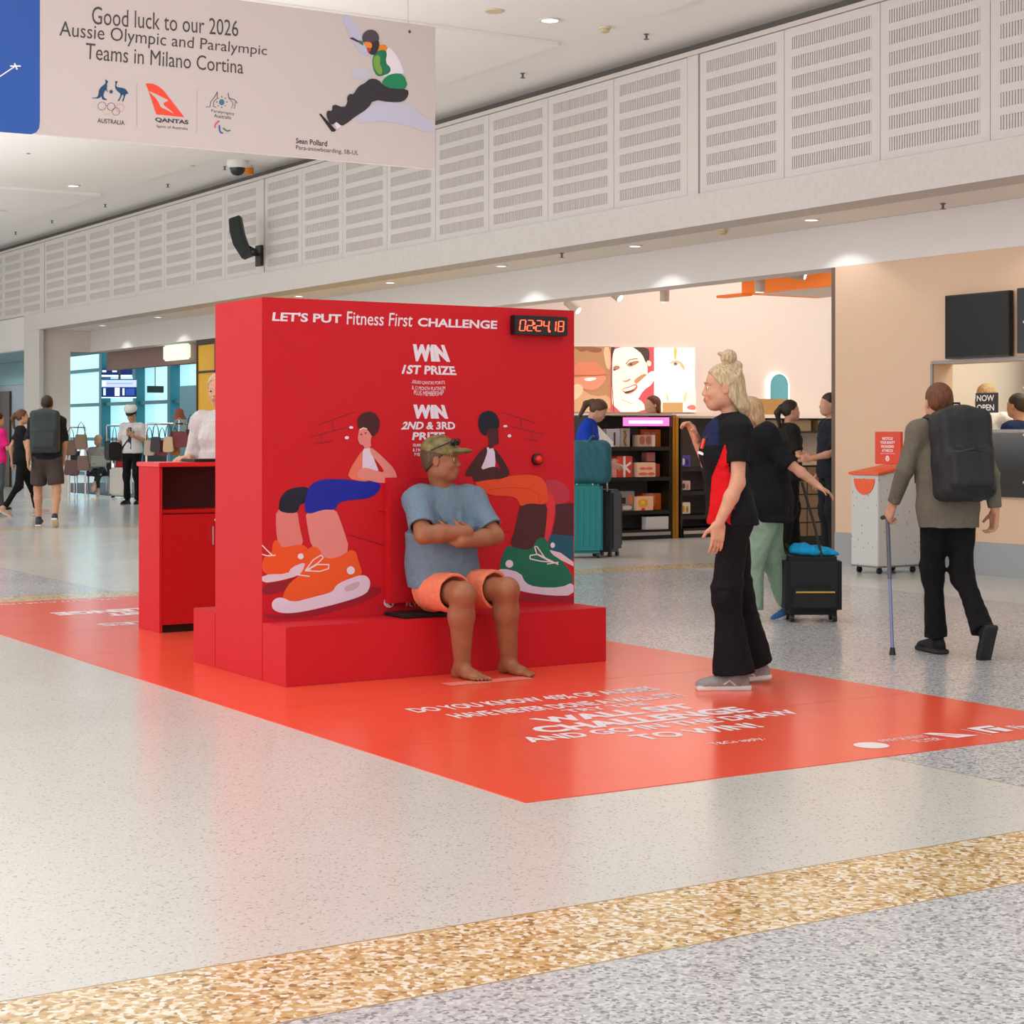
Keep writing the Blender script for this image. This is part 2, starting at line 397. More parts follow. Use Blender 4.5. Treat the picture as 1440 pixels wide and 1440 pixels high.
def walk(st=.25, **k):
    """stride: left leg forward, right leg trailing"""
    d = dict(kneeL=(.5*st+.05, .095, .50), ankL=(st, .095, .10), toeL=(1, 0, .15), kneeR=(-.25*st+.02, -.095, .49), ankR=(-st-.03, -.095, .14), toeR=(1, 0, -.6),
             elL=(-.14, .22, 1.14), wrL=(-.12, .23, .90), elR=(.06, -.22, 1.13), wrR=(.2, -.2, .93), hdR=(.4, 0, -1))
    d.update(k); return d
def tors(S, J, sc, f, w=1.0, infl=0.0, sex='m', belly=0.0, lo=True):
    U = V3(J['chest'])-V3(J['pelvis']); U = U/np.linalg.norm(U); lat = V3(J['shL'])-V3(J['shR']); lat = lat/np.linalg.norm(lat)
    fw = np.cross(lat, U); fw = fw/np.linalg.norm(fw); R = np.stack([fw, np.cross(U, fw), U], 1)
    m = sex == 'm'; i = infl
    if lo: S.ell(J['pelvis'], (.112*sc*w+i, (.158 if m else .168)*sc*w+i, .125*sc), R, .06)
    S.ell(J['waist'], ((.098 if m else .088)*sc*w+i+belly, (.145 if m else .122)*sc*w+i+belly*.6, .15*sc), R, .07)
    S.ell(J['chest'], (.108*sc*w+i, (.160 if m else .140)*sc*w+i, .185*sc), R, .07)
    S.cap(lerp(J['shL'], J['neck'], .1), J['shL'], .055*sc*w+i, .056*sc*w+i, .05); S.cap(lerp(J['shR'], J['neck'], .1), J['shR'], .055*sc*w+i, .056*sc*w+i, .05)
    S.cap(lerp(J['neck'], J['shL'], .8), lerp(J['neck'], J['shR'], .8), .048*sc*w+i, None, .05)
    S.cap(lerp(J['neck'], J['chest'], .35), V3(J['neck'])-U*.02, .075*sc*w+i, .05*sc*w+i, .05)
    if not m:
        for q in (1, -1): S.ell(V3(J['chest'])+R@V3((.070*sc*w, q*.062*sc, -.01*sc)), V3((.046, .055, .055))*sc+i, R, .04)
    return R
def shoe(parent, J, s, sc, col, sole, h=.008):
    a = V3(J['ank'+s]); t = V3(J['toe'+s]); t = t/np.linalg.norm(t); R = basis(t, (0, 0, 1))
    S = Sdf(h*.7); o = a-R[:, 2]*.088*sc
    P = lambda f, l, u: o+R@(V3((f, l, u))*sc)
    S.ell(P(-.03, 0, .045), V3((.055, .038, .05))*sc, R, .02); S.ell(P(.05, 0, .04), V3((.08, .040, .045))*sc, R, .03)
    S.ell(P(.13, 0, .032), V3((.075, .046, .036))*sc, R, .03); S.cap(P(-.01, 0, .06), P(-.012, 0, .10), .042*sc, .04*sc, .02)
    S.box(P(.055, 0, .014), V3((.145, .043, .016))*sc, R, .014*sc, .006)
    n = R[:, 2]; d0 = float(-n@o)
    S.cut(-n, d0+.001)
    if h < .007 and sole[0] in 'cdef':
        for q in (.035, .055, .075): MB().tube([P(q, -.026, .074-q*.12), P(q+.004, 0, .088-q*.14), P(q, .026, .074-q*.12)], .0045*sc, 6).build('shoelace', mat('lace_pale', 'cfcac4', .7), parent, smooth=True)
        MB().tube([P(.0, -.040, .03), P(.03, -.043, .055), P(.06, -.040, .035)], .005*sc, 6).tube([P(.0, .040, .03), P(.03, .043, .055), P(.06, .040, .035)], .005*sc, 6).build('shoe_trim', mat('trim_pale', 'd8d4ce', .5), parent, smooth=True)
    S.build('shoe', [fabric(col, .6), mat('sole_'+sole, sole, .7)], parent, lambda P: np.where(P@n+d0 < .026*sc, 1, 0))
def bare_foot(S, J, s, sc):
    a = V3(J['ank'+s]); t = V3(J['toe'+s]); t = t/np.linalg.norm(t); R = basis(t); q = 1 if s == 'L' else -1; o = a-V3((0, 0, a[2]))
    P = lambda f, l, u: o+R@(V3((f, l*q, u))*sc)
    S.ell(P(-.04, 0, .032), V3((.038, .031, .034))*sc, R, .03); S.cap(P(-.01, 0, .06), P(.09, -.008, .03), .036*sc, .022*sc, .03)
    S.ell(P(.075, .0, .024), V3((.066, .042, .024))*sc, R, .03); S.ell(P(.11, -.022, .022), V3((.03, .022, .02))*sc, R, .015)
    for l, L, r in ((-.032, .192, .0130), (-.010, .188, .0086), (.0085, .181, .0080), (.026, .171, .0076), (.041, .157, .0070)):
        S.cap(P(L-.055, l*.95, .020), P(L-.018, l*1.05, .0155), r*sc, r*.95*sc, .003); S.ell(P(L-.008, l*1.05, .0135), V3((r*1.15, r, r*.9))*sc, R, .003)
def hair(parent, c, R, sc, style, col, h=.006):
    P = lambda f, l, u: V3(c)+R@(V3((f, l, u))*sc)
    S = Sdf(h); m = hairmat(col)
    f = R[:, 0]; u = R[:, 2]
    e = lambda x, y, z, a, b, d, k=.02: S.ell(P(x, y, z), V3((a, b, d))*sc, R, k)
    if style == 'short':
        e(-.018, 0, .036, .100, .083, .094); e(-.045, 0, -.01, .062, .079, .075)
        n = f*.62-u*.78; n /= np.linalg.norm(n); S.cut(n, float(n@P(.035, 0, .028)))
    elif style == 'bob':
        e(-.018, 0, .036, .104, .088, .096); e(-.045, 0, -.05, .075, .088, .11)
        n = f*.8-u*.5; n /= np.linalg.norm(n); S.cut(n, float(n@P(.045, 0, .04)))
    elif style in ('long', 'ponytail', 'halfbun'):
        e(-.018, 0, .036, .103, .085, .096)
        if style == 'long': e(-.055, 0, -.06, .06, .085, .15); e(-.07, 0, -.18, .045, .075, .10)
        if style == 'ponytail':
            e(-.04, 0, -.01, .066, .078, .06); S.cap(P(-.12, 0, .05), P(-.16, 0, -.02), .028*sc, .035*sc, .02); S.cap(P(-.16, 0, -.02), P(-.13, 0, -.2), .035*sc, .018*sc, .02)
        if style == 'halfbun':
            e(-.055, 0, -.03, .072, .084, .10); S.ell(P(-.085, 0, -.10), V3((.062, .072, .065))*sc, R, .03); S.cap(P(-.105, 0, -.12), P(-.12, 0, -.15), .03*sc, .018*sc, .03)
            S.ell(P(-.040, 0, .160), V3((.044, .038, .044))*sc, R, .005); S.ell(P(-.004, 0, .176), V3((.026, .016, .012))*sc, basis((.9, 0, .35)), .004)
            S.ell(P(-.084, 0, .112), V3((.028, .044, .030))*sc, R, .004); S.cap(P(-.09, .03, .085), P(-.075, .06, .06), .018*sc, .014*sc, .006); S.cap(P(-.09, -.03, .085), P(-.075, -.06, .06), .018*sc, .014*sc, .006); S.cap(P(-.075, .06, .055), P(-.03, .082, .02), .012*sc, .009*sc, .006)
        n = f*.70-u*.5; n /= np.linalg.norm(n); S.cut(n, float(n@P(.048, 0, .052)))
    elif style == 'buzz':
        e(-.014, 0, .030, .100, .080, .094); e(-.03, 0, -.005, .068, .075, .07)
        n = f*.6-u*.78; n /= np.linalg.norm(n); S.cut(n, float(n@P(.03, 0, .03)))
    S.build('hair', m, parent)

def person(label, loc, yaw, H=1.75, sex='m', pose=None, top=None, bottom=None, shoes=None, hr=None, sk='fair', h=.012, w=1.0, detail=False, group=None, iris='3a2a1c', belly=0.0, arm=1.0, leg=1.0, folds=None):
    """top=(colour, sleeve 0..1, hem z), bottom=(kind, colour, hem, flare), shoes=(colour, sole), hr=(style, colour)"""
    root = thing('person', label, 'person', loc, yaw, group)
    J = dict(DEF); J.update(pose or {}); sc = H/1.75
    for k in list(J):
        if k[:2] not in ('to', 'hd', 'hn', 'fa', 'up', 'cl'): J[k] = V3(J[k])*sc
    hb = h if not detail else min(h, .006)
    S = Sdf(hb)
    R = tors(S, J, sc, None, w*.95, -.006, sex, belly)
    HR = basis(J['face'], J['up']); hc = J['head']; head(S, hc, HR, sc, sex)
    S.cap(J['neck']-R[:, 2]*.02, hc+HR@(V3((-.025, 0, -.06))*sc), (.058 if sex == 'm' else .048)*sc*w**.5, (.055 if sex == 'm' else .046)*sc, .02)
    fem = sex != 'm'
    for s, q in (('L', 1), ('R', -1)):
        ar = (.88 if fem else 1.0)*sc*w**.5*arm
        S.cap(J['sh'+s], J['el'+s], .050*ar/arm, .038*ar, .02); S.cap(J['el'+s], lerp(J['el'+s], J['wr'+s], .35), .038*ar, .040*ar, .02)
        S.cap(lerp(J['el'+s], J['wr'+s], .35), J['wr'+s], .040*ar, .026*ar, .015)
        hand(S, J['wr'+s], J['hd'+s], J['hn'+s], -q if True else q, J.get('cl'+s, J['cl']), sc*(.95 if fem else 1.05))
        lr = leg*sc*w**.5*(.66 if bottom and bottom[0] != 'shorts' else 1.0)*(1.0 if detail else .96)
        S.cap(J['hip'+s], J['knee'+s], .082*lr/leg, .056*lr/leg**.6, .04); c2 = lerp(J['knee'+s], J['ank'+s], .32)
        bk = V3(-V3(J['toe'+s])*(1, 1, 0))*.016*sc
        S.cap(J['knee'+s], c2+bk, .054*lr/leg**.5, .056*lr, .03); S.cap(c2+bk, J['ank'+s], .056*lr, .036*lr, .03)
        if shoes is None: bare_foot(S, J, s, sc)
        else: S.cap(J['ank'+s], J['ank'+s]-V3((0, 0, .02)), .034*lr, None, .02)
    lipc = hc+HR@(V3((.092, 0, -.062))*sc)
    mats = [skin(sk), mat('lips_'+sk, {'fair': 'b5665c', 'tan': 'a8604e', 'mid': '8f5040', 'dark': '4a2420'}[sk], .4)]
    def mf(P):
        q = (P-lipc)@HR; return np.where((np.abs(q[:, 2]) < .0095*sc) & (np.abs(q[:, 1]) < .020*sc) & (q[:, 0] > -.005*sc) & (np.abs(q[:, 0]) < .03), 1, 0)
    S.build('body', mats, root, mf if detail else None)
    if detail: eyes(root, hc, HR, sc, iris)
    if top:
        col, sl, hem = top[:3]; S = Sdf(min(hb*1.0, .010) if detail else h); i = .014+(.03 if w > 1.15 else 0)
        R = tors(S, J, sc, None, w, i, sex, belly)
        lo = J['pelvis']+R[:, 2]*(-.02)
        q0 = lerp(J['waist'], J['chest'], .35 if fem else .8); S.cone(q0, q0+(J['pelvis']-q0)*((q0[2]-hem*sc+.02)/max(.05, (q0[2]-J['pelvis'][2]))), (.088 if fem else .098)*sc*w+i+belly, (.112 if fem else .112)*sc*w+i+belly*.7, .07, 1.42, R[:, 1])
        for s in 'LR':
            sr = (.058 if not fem else .053)*sc*w*max(1, arm**.6)
            if sl <= 0: continue
            if sl <= 1:
                S.cone(J['sh'+s]+(J['sh'+s]-J['el'+s])*.02, lerp(J['sh'+s], J['el'+s], sl), sr+.004, sr*.98+.006, .045); (S.cap(lerp(J['sh'+s], J['el'+s], sl-.25), lerp(J['sh'+s], J['el'+s], sl+.2), sr*.98-.010, sr*.98-.008, .004, True) if detail else 0)
            else: S.cap(J['sh'+s], J['el'+s], sr+.004, sr*.85, .03); S.cone(J['el'+s], lerp(J['el'+s], J['wr'+s], sl-1), sr*.86, sr*.66, .02)
        for fa, fb_, fr in (folds or []): S.cap(fa, fb_, fr, fr*.7, .02)
        S.cut((0, 0, -1), -hem*sc)
        n = R[:, 2]*.93+R[:, 0]*.37; S.cut(n, float(n@(J['neck']+R[:, 2]*.045*sc+R[:, 0]*.03*sc)))
        S.wr(.0025 if detail else .005, 22, 5)
        mf2 = top[4] if len(top) > 4 else None
        S.build('shirt', [fabric(col)]+(top[3] if len(top) > 3 else []), root, mf2)
    if bottom:
        kind, col, hem, fl = bottom; S = Sdf(min(hb, .010) if detail else h)
        U = R[:, 2]
        S.ell(J['pelvis'], (.122*sc*w, (.168 if sex == 'm' else .175)*sc*w, .13*sc), R, .04)
        for s in 'LR':
            if kind == 'shorts':
                e = lerp(J['hip'+s], J['knee'+s], hem); S.cone(lerp(J['hip'+s], J['knee'+s], -.05), e, .10*sc*w, (.082+fl)*sc*w, .04); S.ell(J['hip'+s], V3([.1]*3)*sc*w, None, .04); (S.cap(lerp(J['hip'+s], J['knee'+s], hem-.08), lerp(J['hip'+s], J['knee'+s], hem+.2), (.066+fl)*sc*w, None, .004, True) if detail else 0)
            else:
                c2 = lerp(J['knee'+s], J['ank'+s], .3)
                wd = .03 if kind == 'wide' else 0; S.cap(J['hip'+s], J['knee'+s], (.094+wd)*sc*w**.5, (.060+fl*.12+wd)*sc, .04); S.cone(lerp(J['knee'+s], J['hip'+s], .12), lerp(J['knee'+s], J['ank'+s], hem), (.056+fl*.05+wd)*sc, (.050+fl)*sc, .07); (S.cap(lerp(J['knee'+s], J['ank'+s], hem+.1), lerp(J['knee'+s], J['ank'+s], hem+.3), (.042+fl)*sc, None, .004, True) if detail else 0)
        S.wr(.005, 20, 9)
        S.build('shorts' if kind == 'shorts' else 'trousers', fabric(col), root)
    if shoes:
        for s in 'LR': shoe(root, J, s, sc, shoes[0], shoes[1], hb)
    if hr and hr[0]: hair(root, hc, HR, sc, hr[0], hr[1], .0045 if detail else h*.8)
    return root, J, HR, sc, R
def backpack(parent, J, R, sc, col, w=.15, hgt=.24, d=.09, dz=-.02, h=.012, strap=True):
    S = Sdf(h); c = J['chest']-R[:, 0]*(.13+d)*sc+R[:, 2]*dz
    S.box(c, (d, w, hgt), R, .06, .02); S.box(c-R[:, 0]*(d*.7)-R[:, 2]*hgt*.35, (d*.6, w*.8, hgt*.45), R, .04, .02)
    S.ell(c+R[:, 2]*hgt*.75, (d*.9, w*.75, hgt*.35), R, .04)
    S.wr(.004, 25, 2)
    b = S.build('backpack', mat('nylon_'+col, col, .6, bump=.3, bscale=50), parent); b.name = 'pack_body'
    m = MB(); q = c-R[:, 0]*(d*1.25); m.tube([q+R@V3((0, -w*.7, -hgt*.02)), q+R@V3((-.004, 0, hgt*.06)), q+R@V3((0, w*.7, -hgt*.02))], .005, 6).build('zip', mat('zip_dark', '3a3f42', .3, .5), parent)
    MB().tube([c+R@V3((d*.4, -.03, hgt*1.0)), c+R@V3((d*.3, -.02, hgt*1.16)), c+R@V3((d*.3, .02, hgt*1.16)), c+R@V3((d*.4, .03, hgt*1.0))], .008, 6).build('grab_handle', mat('nylon_'+col, col, .6), parent)
    if strap:
        for s in 'LR':
            mb = MB(); sh = J['sh'+s]; x = lerp(sh, J['neck'], .35)
            mb.tube([c+R@V3((d*.6, (1 if s == 'L' else -1)*w*.6, hgt*.8)), x+R[:, 2]*.075+R[:, 0]*-.03, x+R[:, 2]*.06+R[:, 0]*.07, x+R[:, 0]*.155-R[:, 2]*.12, x+R[:, 0]*.12-R[:, 2]*.3+R[:, 1]*(.02 if s == 'L' else -.02)], .02, 8)
            mb.build('strap', mat('nylon_'+col, col, .6), parent, smooth=True)
    return c
# ---------------- building shell ----------------
def terrazzo():
    m = bpy.data.materials.new('terrazzo_floor'); m.use_nodes = True; nt = m.node_tree; b = nt.nodes['Principled BSDF']; N = nt.nodes.new; L = nt.links.new
    geo = N('ShaderNodeNewGeometry'); sep = N('ShaderNodeSeparateXYZ'); L(geo.outputs['Position'], sep.inputs[0])
    def cmp(sock, op, v):
        n = N('ShaderNodeMath'); n.operation = op; L(sock, n.inputs[0]); n.inputs[1].default_value = v; return n.outputs[0]
    def mul(a, c, op='MULTIPLY'):
        n = N('ShaderNodeMath'); n.operation = op; L(a, n.inputs[0])
        if isinstance(c, (int, float)): n.inputs[1].default_value = c
        else: L(c, n.inputs[1])
        return n.outputs[0]
    X, Y = sep.outputs[0], sep.outputs[1]
    def rng(s, a, c): return mul(cmp(s, 'GREATER_THAN', a), cmp(s, 'LESS_THAN', c))
    def union(*a):
        r = a[0]
        for q in a[1:]: r = mul(r, q, 'MAXIMUM')
        return r
    xl = cmp(X, 'LESS_THAN', 5.22); xr = cmp(X, 'GREATER_THAN', 5.22); xg = cmp(X, 'LESS_THAN', 10.85)
    tan = union(rng(Y, 3.72, 4.20), rng(Y, 14.15, 14.62), rng(Y, 24.6, 25.1), rng(Y, 35, 35.5))
    grey = union(mul(xl, cmp(Y, 'LESS_THAN', 3.72)), mul(xl, rng(Y, 14.6, 24.6)), mul(mul(xr, xg), rng(Y, 4.2, 14.15)), mul(xr, rng(Y, 25.1, 35)))
    def speck(scale, cols, pos, detail=False):
        v = N('ShaderNodeTexVoronoi'); v.inputs['Scale'].default_value = scale; L(geo.outputs['Position'], v.inputs['Vector'])
        s = N('ShaderNodeSeparateColor'); L(v.outputs['Color'], s.inputs[0])
        r = N('ShaderNodeValToRGB'); r.color_ramp.interpolation = 'CONSTANT'; e = r.color_ramp.elements
        e[0].position = 0; e[0].color = (*lin(cols[0]), 1); e[1].position = pos[0]; e[1].color = (*lin(cols[1]), 1)
        for c, p in zip(cols[2:], pos[1:]): q = e.new(p); q.color = (*lin(c), 1)
        L(s.outputs[0], r.inputs['Fac']); return r.outputs['Color']
    cream = speck(150, ('aaa698', 'd0cec6', 'd5d3cc', 'cbc9c1'), (.04, .4, .8))
    tn = speck(70, ('9a7a4c', 'cda870', 'e8d6b4', 'd8bb88', 'f0e8d8', 'c29a62'), (.1, .32, .52, .72, .88))
    gr = speck(95, ('8c8d90', 'b2b3b5', 'cbcbcb', 'bebfc0', 'd8d7d5'), (.16, .4, .62, .84))
    def mix(f, a, c):
        n = N('ShaderNodeMix'); n.data_type = 'RGBA'; L(f, n.inputs['Factor']); L(a, n.inputs['A']); L(c, n.inputs['B']); return n.outputs['Result']
    col = mix(tan, mix(grey, cream, gr), tn)
    big = N('ShaderNodeTexNoise'); big.inputs['Scale'].default_value = .6; L(geo.outputs['Position'], big.inputs['Vector'])
    hs = N('ShaderNodeHueSaturation'); L(col, hs.inputs['Color']); L(mul(mul(big.outputs['Fac'], .1), .95, 'ADD'), hs.inputs['Value'])
    # brass joints between the fields
    ln = union(rng(Y, 3.714, 3.722), rng(Y, 4.198, 4.206), rng(Y, 14.145, 14.153), rng(Y, 14.617, 14.625), rng(X, 5.216, 5.222))
    j = N('ShaderNodeRGB'); j.outputs[0].default_value = (*lin('a58f6a'), 1)
    L(mix(ln, hs.outputs['Color'], j.outputs[0]), b.inputs['Base Color'])
    r = N('ShaderNodeMapRange'); r.inputs['To Min'].default_value = .14; r.inputs['To Max'].default_value = .24; L(big.outputs['Fac'], r.inputs['Value']); L(r.outputs[0], b.inputs['Roughness'])
    b.inputs['Specular IOR Level'].default_value = .5
    return m
WHITE = mat('wall_white', 'e6e0dc', .7); CEIL = mat('ceiling_white', 'fbf7f4', .8); GREYD = mat('shadow_gap', '6a625d', .8)
CREAM = mat('cream_wall', 'e3d6ca', .7); STONE = mat('beam_render', 'd3cdc8', .75, noise=.05, nscale=25, bump=.15, bscale=30)
struct('floor', MB().box(-14, 30, -8, 62, -.1, 0), terrazzo())
struct('ceiling', MB().box(-14, 11.94, -8, 62, 5.45, 5.6), CEIL)
struct('ceiling_raft', MB().box(-2, 10.55, 1.2, 14.3, 5.40, 5.449).box(-2, 10.55, 15.9, 28.5, 5.40, 5.449).box(-2, 10.55, 30.1, 44, 5.40, 5.449), CEIL).name = 'trim_1'
for k, y0 in enumerate((5, 9.6, 18.4, 22.8, 33, 38)):
    struct('trim_2', MB().box(1.5, 9.8, y0, y0+.02, 5.395, 5.399), mat('joint_grey', 'b9b2ad', .8))
XB = 11.64
struct('wall_light_block', MB().box(-13, -12.8, -8, 62, 0, 5.449), WHITE)  # unseen wall added to block world light from the left
# far side structure: wall above the shops with acoustic panels
bw = struct('wall_right', MB().box(XB+.05, XB+.3, -8, 62, 3.8, 5.27), WHITE)
struct('trim_3', MB().box(XB-.02, XB+.30, -8, 62, 5.262, 5.31), mat('trim_warm', 'cfc7c1', .7))
struct('trim_4', MB().box(XB+.22, XB+.32, -8, 62, 5.312, 5.449), GREYD)
# beam (textured render)
struct('trim_5', MB().box(XB-.06, XB+.34, -8, 37.8, 3.47, 3.80), STONE)
struct('trim_6', MB().box(XB-.06, XB+.03, 36.77, 37.8, 0, 3.468), STONE)
struct('ceiling_soffit', MB().box(XB+.342, 13.05, -8, 37.8, 3.47, 3.6), mat('soffit', 'f6eee4', .75)).name = 'ceiling_2'
struct('wall_header', MB().box(12.7, 13.04, -8, 36.89, 3.03, 3.468), WHITE).name = 'wall_header'
struct('wall_left', MB().box(XB+.031, 12.28, 36.9, 37.0, 0, 3.468).box(12.28, 13.3, 36.9, 37.0, 3.03, 3.468), CREAM)
# wall beyond the portal, with the recess
struct('wall_far', MB().box(XB, XB+.2, 37.802, 62, 3.101, 3.798).box(XB, XB+.2, 50, 62, 0, 3.1), WHITE)
struct('wall_recess', MB().box(13.4, 13.5, 40.6, 50, 0, 2.52), mat('recess_grey', 'b4bcc6', .7))
struct('ceiling_recess', MB().box(XB+.01, 13.5, 37.81, 50, 3.08, 3.1).box(13.4, 13.5, 40.6, 50, 2.53, 3.079), mat('recess_blue', '9fc3c9', .6)).name = 'ceiling_3'
d = struct('door_1', MB().box(13.34, 13.39, 44.75, 46.6, 0, 2.38).box(13.32, 13.339, 45.6, 45.64, 0, 2.38), mat('brown_door', '4a2c1c', .4))
dh = MB().tube([(13.28, 45.5, 1.0), (13.28, 45.5, 1.35)], .015, 8).build('door_handle', mat('steel', 'b8b8b8', .25, 1), d)

# acoustic panels: one shared mesh, perforated bands cut deep with ribs
PW, PH = 1.33, 1.45
def panel_mesh():
    m = MB(); T = .045; mx, mz = .115, .075; bw_ = PW-2*mx; n = 7; pitch = (PH-2*mz+.05)/n; bh = pitch-.070
    zs = [mz+i*pitch for i in range(n)]
    m.box(0, T, .004, mx, 0.004, PH-.004); m.box(0, T, PW-mx, PW-.004, 0.004, PH-.004)
    z = .004
    for q in zs: m.box(0, T, mx, PW-mx, z, q); z = q+bh
    m.box(0, T, mx, PW-mx, z, PH-.004)
    nr = 34
    for q in zs:
        for k in range(nr):
            y = mx+bw_*(k+.5)/nr; m.box(.003, .015, y-.0085, y+.0085, q, q+bh)
    b = MB().box(.0155, T-.004, mx+.001, PW-mx-.001, mz, PH-.08)
    return m, b
pm, pb = panel_mesh()
GRILL = mat('panel_white', 'd6cfcb', .65); BACK = mat('panel_backing', 'cdc3bd', .9)
p0 = None
def put_panel(y):
    global p0
    if p0 is None:
        p0 = pm.build('acoustic_panel', GRILL, bw, loc=(XB, y, 3.81)); b = pb.build('panel_backing', BACK, p0)
    else:
        o = p0.copy(); C.objects.link(o); o.location = (XB, y, 3.81)
        c = p0.children[0].copy(); C.objects.link(c); c.parent = o
for g in range(-1, 4):
    y0 = 15.10+g*10.85
    for k in range(8):
        y = y0+k*PW
        if 1 < y < 52: put_panel(y+.0)
    MB().box(XB-.004, XB+.04, y0-.185, y0-.005, 3.81, 5.26).build('panel_cover_strip', GRILL, bw)

# ---------------- shops along the wall ----------------
PEACH = mat('peach_wall', 'dfbd9f', .6)
pw = struct('wall_peach', MB().box(12.7, 12.95, 2, 14.0, .31, 3.029), PEACH)
struct('baseboard_right', MB().box(12.69, 12.96, 2, 14.0, 0, .309), mat('skirting_grey', '9fa3a6', .45))
struct('trim_7', MB().box(12.702, 12.95, 14.0, 14.06, 0, 3.029), mat('edge_dark', '6b5648', .5))
# beauty shop interior
SW = mat('shop_white', 'efe2d8', .6)
struct('wall_shop_back', MB().box(13.0, 19.3, 21.0, 21.2, 0, 4.6).box(13.1, 19.3, 30, 30.01, 0, .01), SW)
struct('ceiling_shop', MB().box(13.05, 24, 3, 31, 4.6, 4.7), SW).name = 'ceiling_4'
struct('wall_shop_side', MB().box(13.2, 24, 13.4, 13.5, 0, 4.6), SW)
# partition between the beauty shop and the yellow shop
struct('wall_partition', MB().box(12.72, 12.9, 21.0, 31.1, 0, 3.029), mat('yellow_panel', 'f2b705', .45))
yw = MB()
for y in (21.5, 23.4, 25.3, 27.2, 29.1, 30.2, 31.05): yw.box(12.70, 12.719, y, y+.05, 0, 2.93)
yw.box(12.70, 12.718, 21.0, 31.1, 2.93, 3.029).box(12.70, 12.718, 21.0, 31.1, 2.42, 2.46)
struct('trim_8', yw, mat('dark_frame', '3a2a20', .5))
MB().box(12.68, 12.699, 30.62, 30.7, 1.45, 1.7).build('access_reader', mat('off_white', 'e8e4de', .5), bpy.data.objects['wall_partition'])
# window glazing in the beauty shop back
gl = mat('daylight_glass', 'b9dde8', .1, emis=1.1)
gm = mat('glazing_frame', '5f8591', .4)
w1 = struct('window_1', MB().box(19.32, 24, 21.10, 21.12, .9, 4.2), gl)
MB().box(19.3, 19.5, 21.0, 21.2, 0, 4.6).box(19.5, 24, 21.0, 21.2, 1.6, 1.72).box(19.5, 24, 21.0, 21.2, 3.05, 3.15).box(19.5, 24, 21.02, 21.2, 0, .9).box(21, 21.15, 21, 21.2, 0, 4.6).build('window_frame', gm, w1)
sg = thing('sign', 'pink-banded white lettered sign seen through shop window at back', 'sign', (19.6, 20.95, 0))
MB().box(-.05, 1.2, 0, .03, 1.75, 2.35).build('sign_panel', mat('sign_pink', 'c98a9c', .5), sg)
tquad(sg, 'TAX', [(19.62, 20.94, 2.2), (20.3, 20.94, 2.2), (20.3, 20.94, 1.95), (19.62, 20.94, 1.95)], mat('white_paint', 'f2f2f0', .5), .03)
# orange bulkhead
ob = thing('orange_bulkhead', 'bright orange box bulkhead hanging above the beauty shop entrance', 'bulkhead', (0, 0, 0))
a = onX(1043, 414, 14.0); b_ = onX(1177, 402, 14.0)
OR = mat('orange_glow', 'ef7a22', .45, emis=.25)  # glow put into the orange colour; no lamp behind it
MB().box(14.0, 14.14, b_.y-1.5, a.y, a.z, 4.59).box(14.14, 15.2, a.y-.14, a.y, a.z, 4.59).build('bulkhead_box', OR, ob)
MB().box(13.85, 13.999, a.y-.2, a.y+.3, a.z-.03, a.z).build('bulkhead_lip', OR, ob)
MB().box(14.141, 15.2, b_.y-1.5, a.y-.141, a.z, a.z+.03).build('bulkhead_soffit', SW, ob)

# yellow-walled / handbag shop interior (left)
TEAL = mat('teal_wall', '2a6a78', .5); TEAL2 = mat('teal_column', '7fa3ab', .5)
struct('floor_carpet', MB().box(13.3, 24, 23, 47, .001, .012), mat('dark_carpet', '5d5f62', .9)).name = 'floor_2'
struct('wall_teal', MB().box(19.0, 19.2, 38, 43.2, 0, 5), TEAL)
win = struct('window_2', MB().box(19.6, 19.62, 23, 62, .9, 6), mat('daylight_glass2', 'a9dbe6', .1, emis=.95))
fr = MB()
for y in (31.0, 33.0, 35, 37.2, 44.0, 46.4, 49.2, 52, 55): fr.box(19.3, 19.6, y, y+.22, 0, 6)
for z in (.0, 1.1, 2.2, 3.3): fr.box(19.4, 19.6, 23, 62, z, z+.10)
fr.build('window_frame', mat('teal_frame', '3b8795', .4), win)
struct('ceiling_concourse', MB().box(13.05, 24, 31.2, 62, 6, 6.1), CEIL).name = 'ceiling_5'
struct('wall_column', MB().box(17.6, 18.4, 42.6, 44.2, 0, 2.55).box(16.4, 16.9, 37.6, 38.3, 0, 2.9), TEAL2)
struct('wall_fascia', MB().box(13.1, 13.3, 31.4, 37.0, 2.66, 3.2).box(13.1, 13.3, 31.2, 31.39, 0, 3.2).box(13.1, 13.3, 31.9, 31.98, 0, 2.66), mat('brown_fascia', '8f6f64', .5))
sb = thing('illuminated_sign', 'pale green glowing rounded sign box under the brown fascia', 'sign', (13.05, 31.9, 0))
p1, p2 = onX(233, 486, 13.05), onX(266, 505, 13.05)
MB().box(-.06, .04, p2.y-31.9, p1.y-31.9, p2.z, p1.z).build('light_box', mat('sign_glow', 'cfdcc0', .4, emis=1.1), sb, bevel=.03)
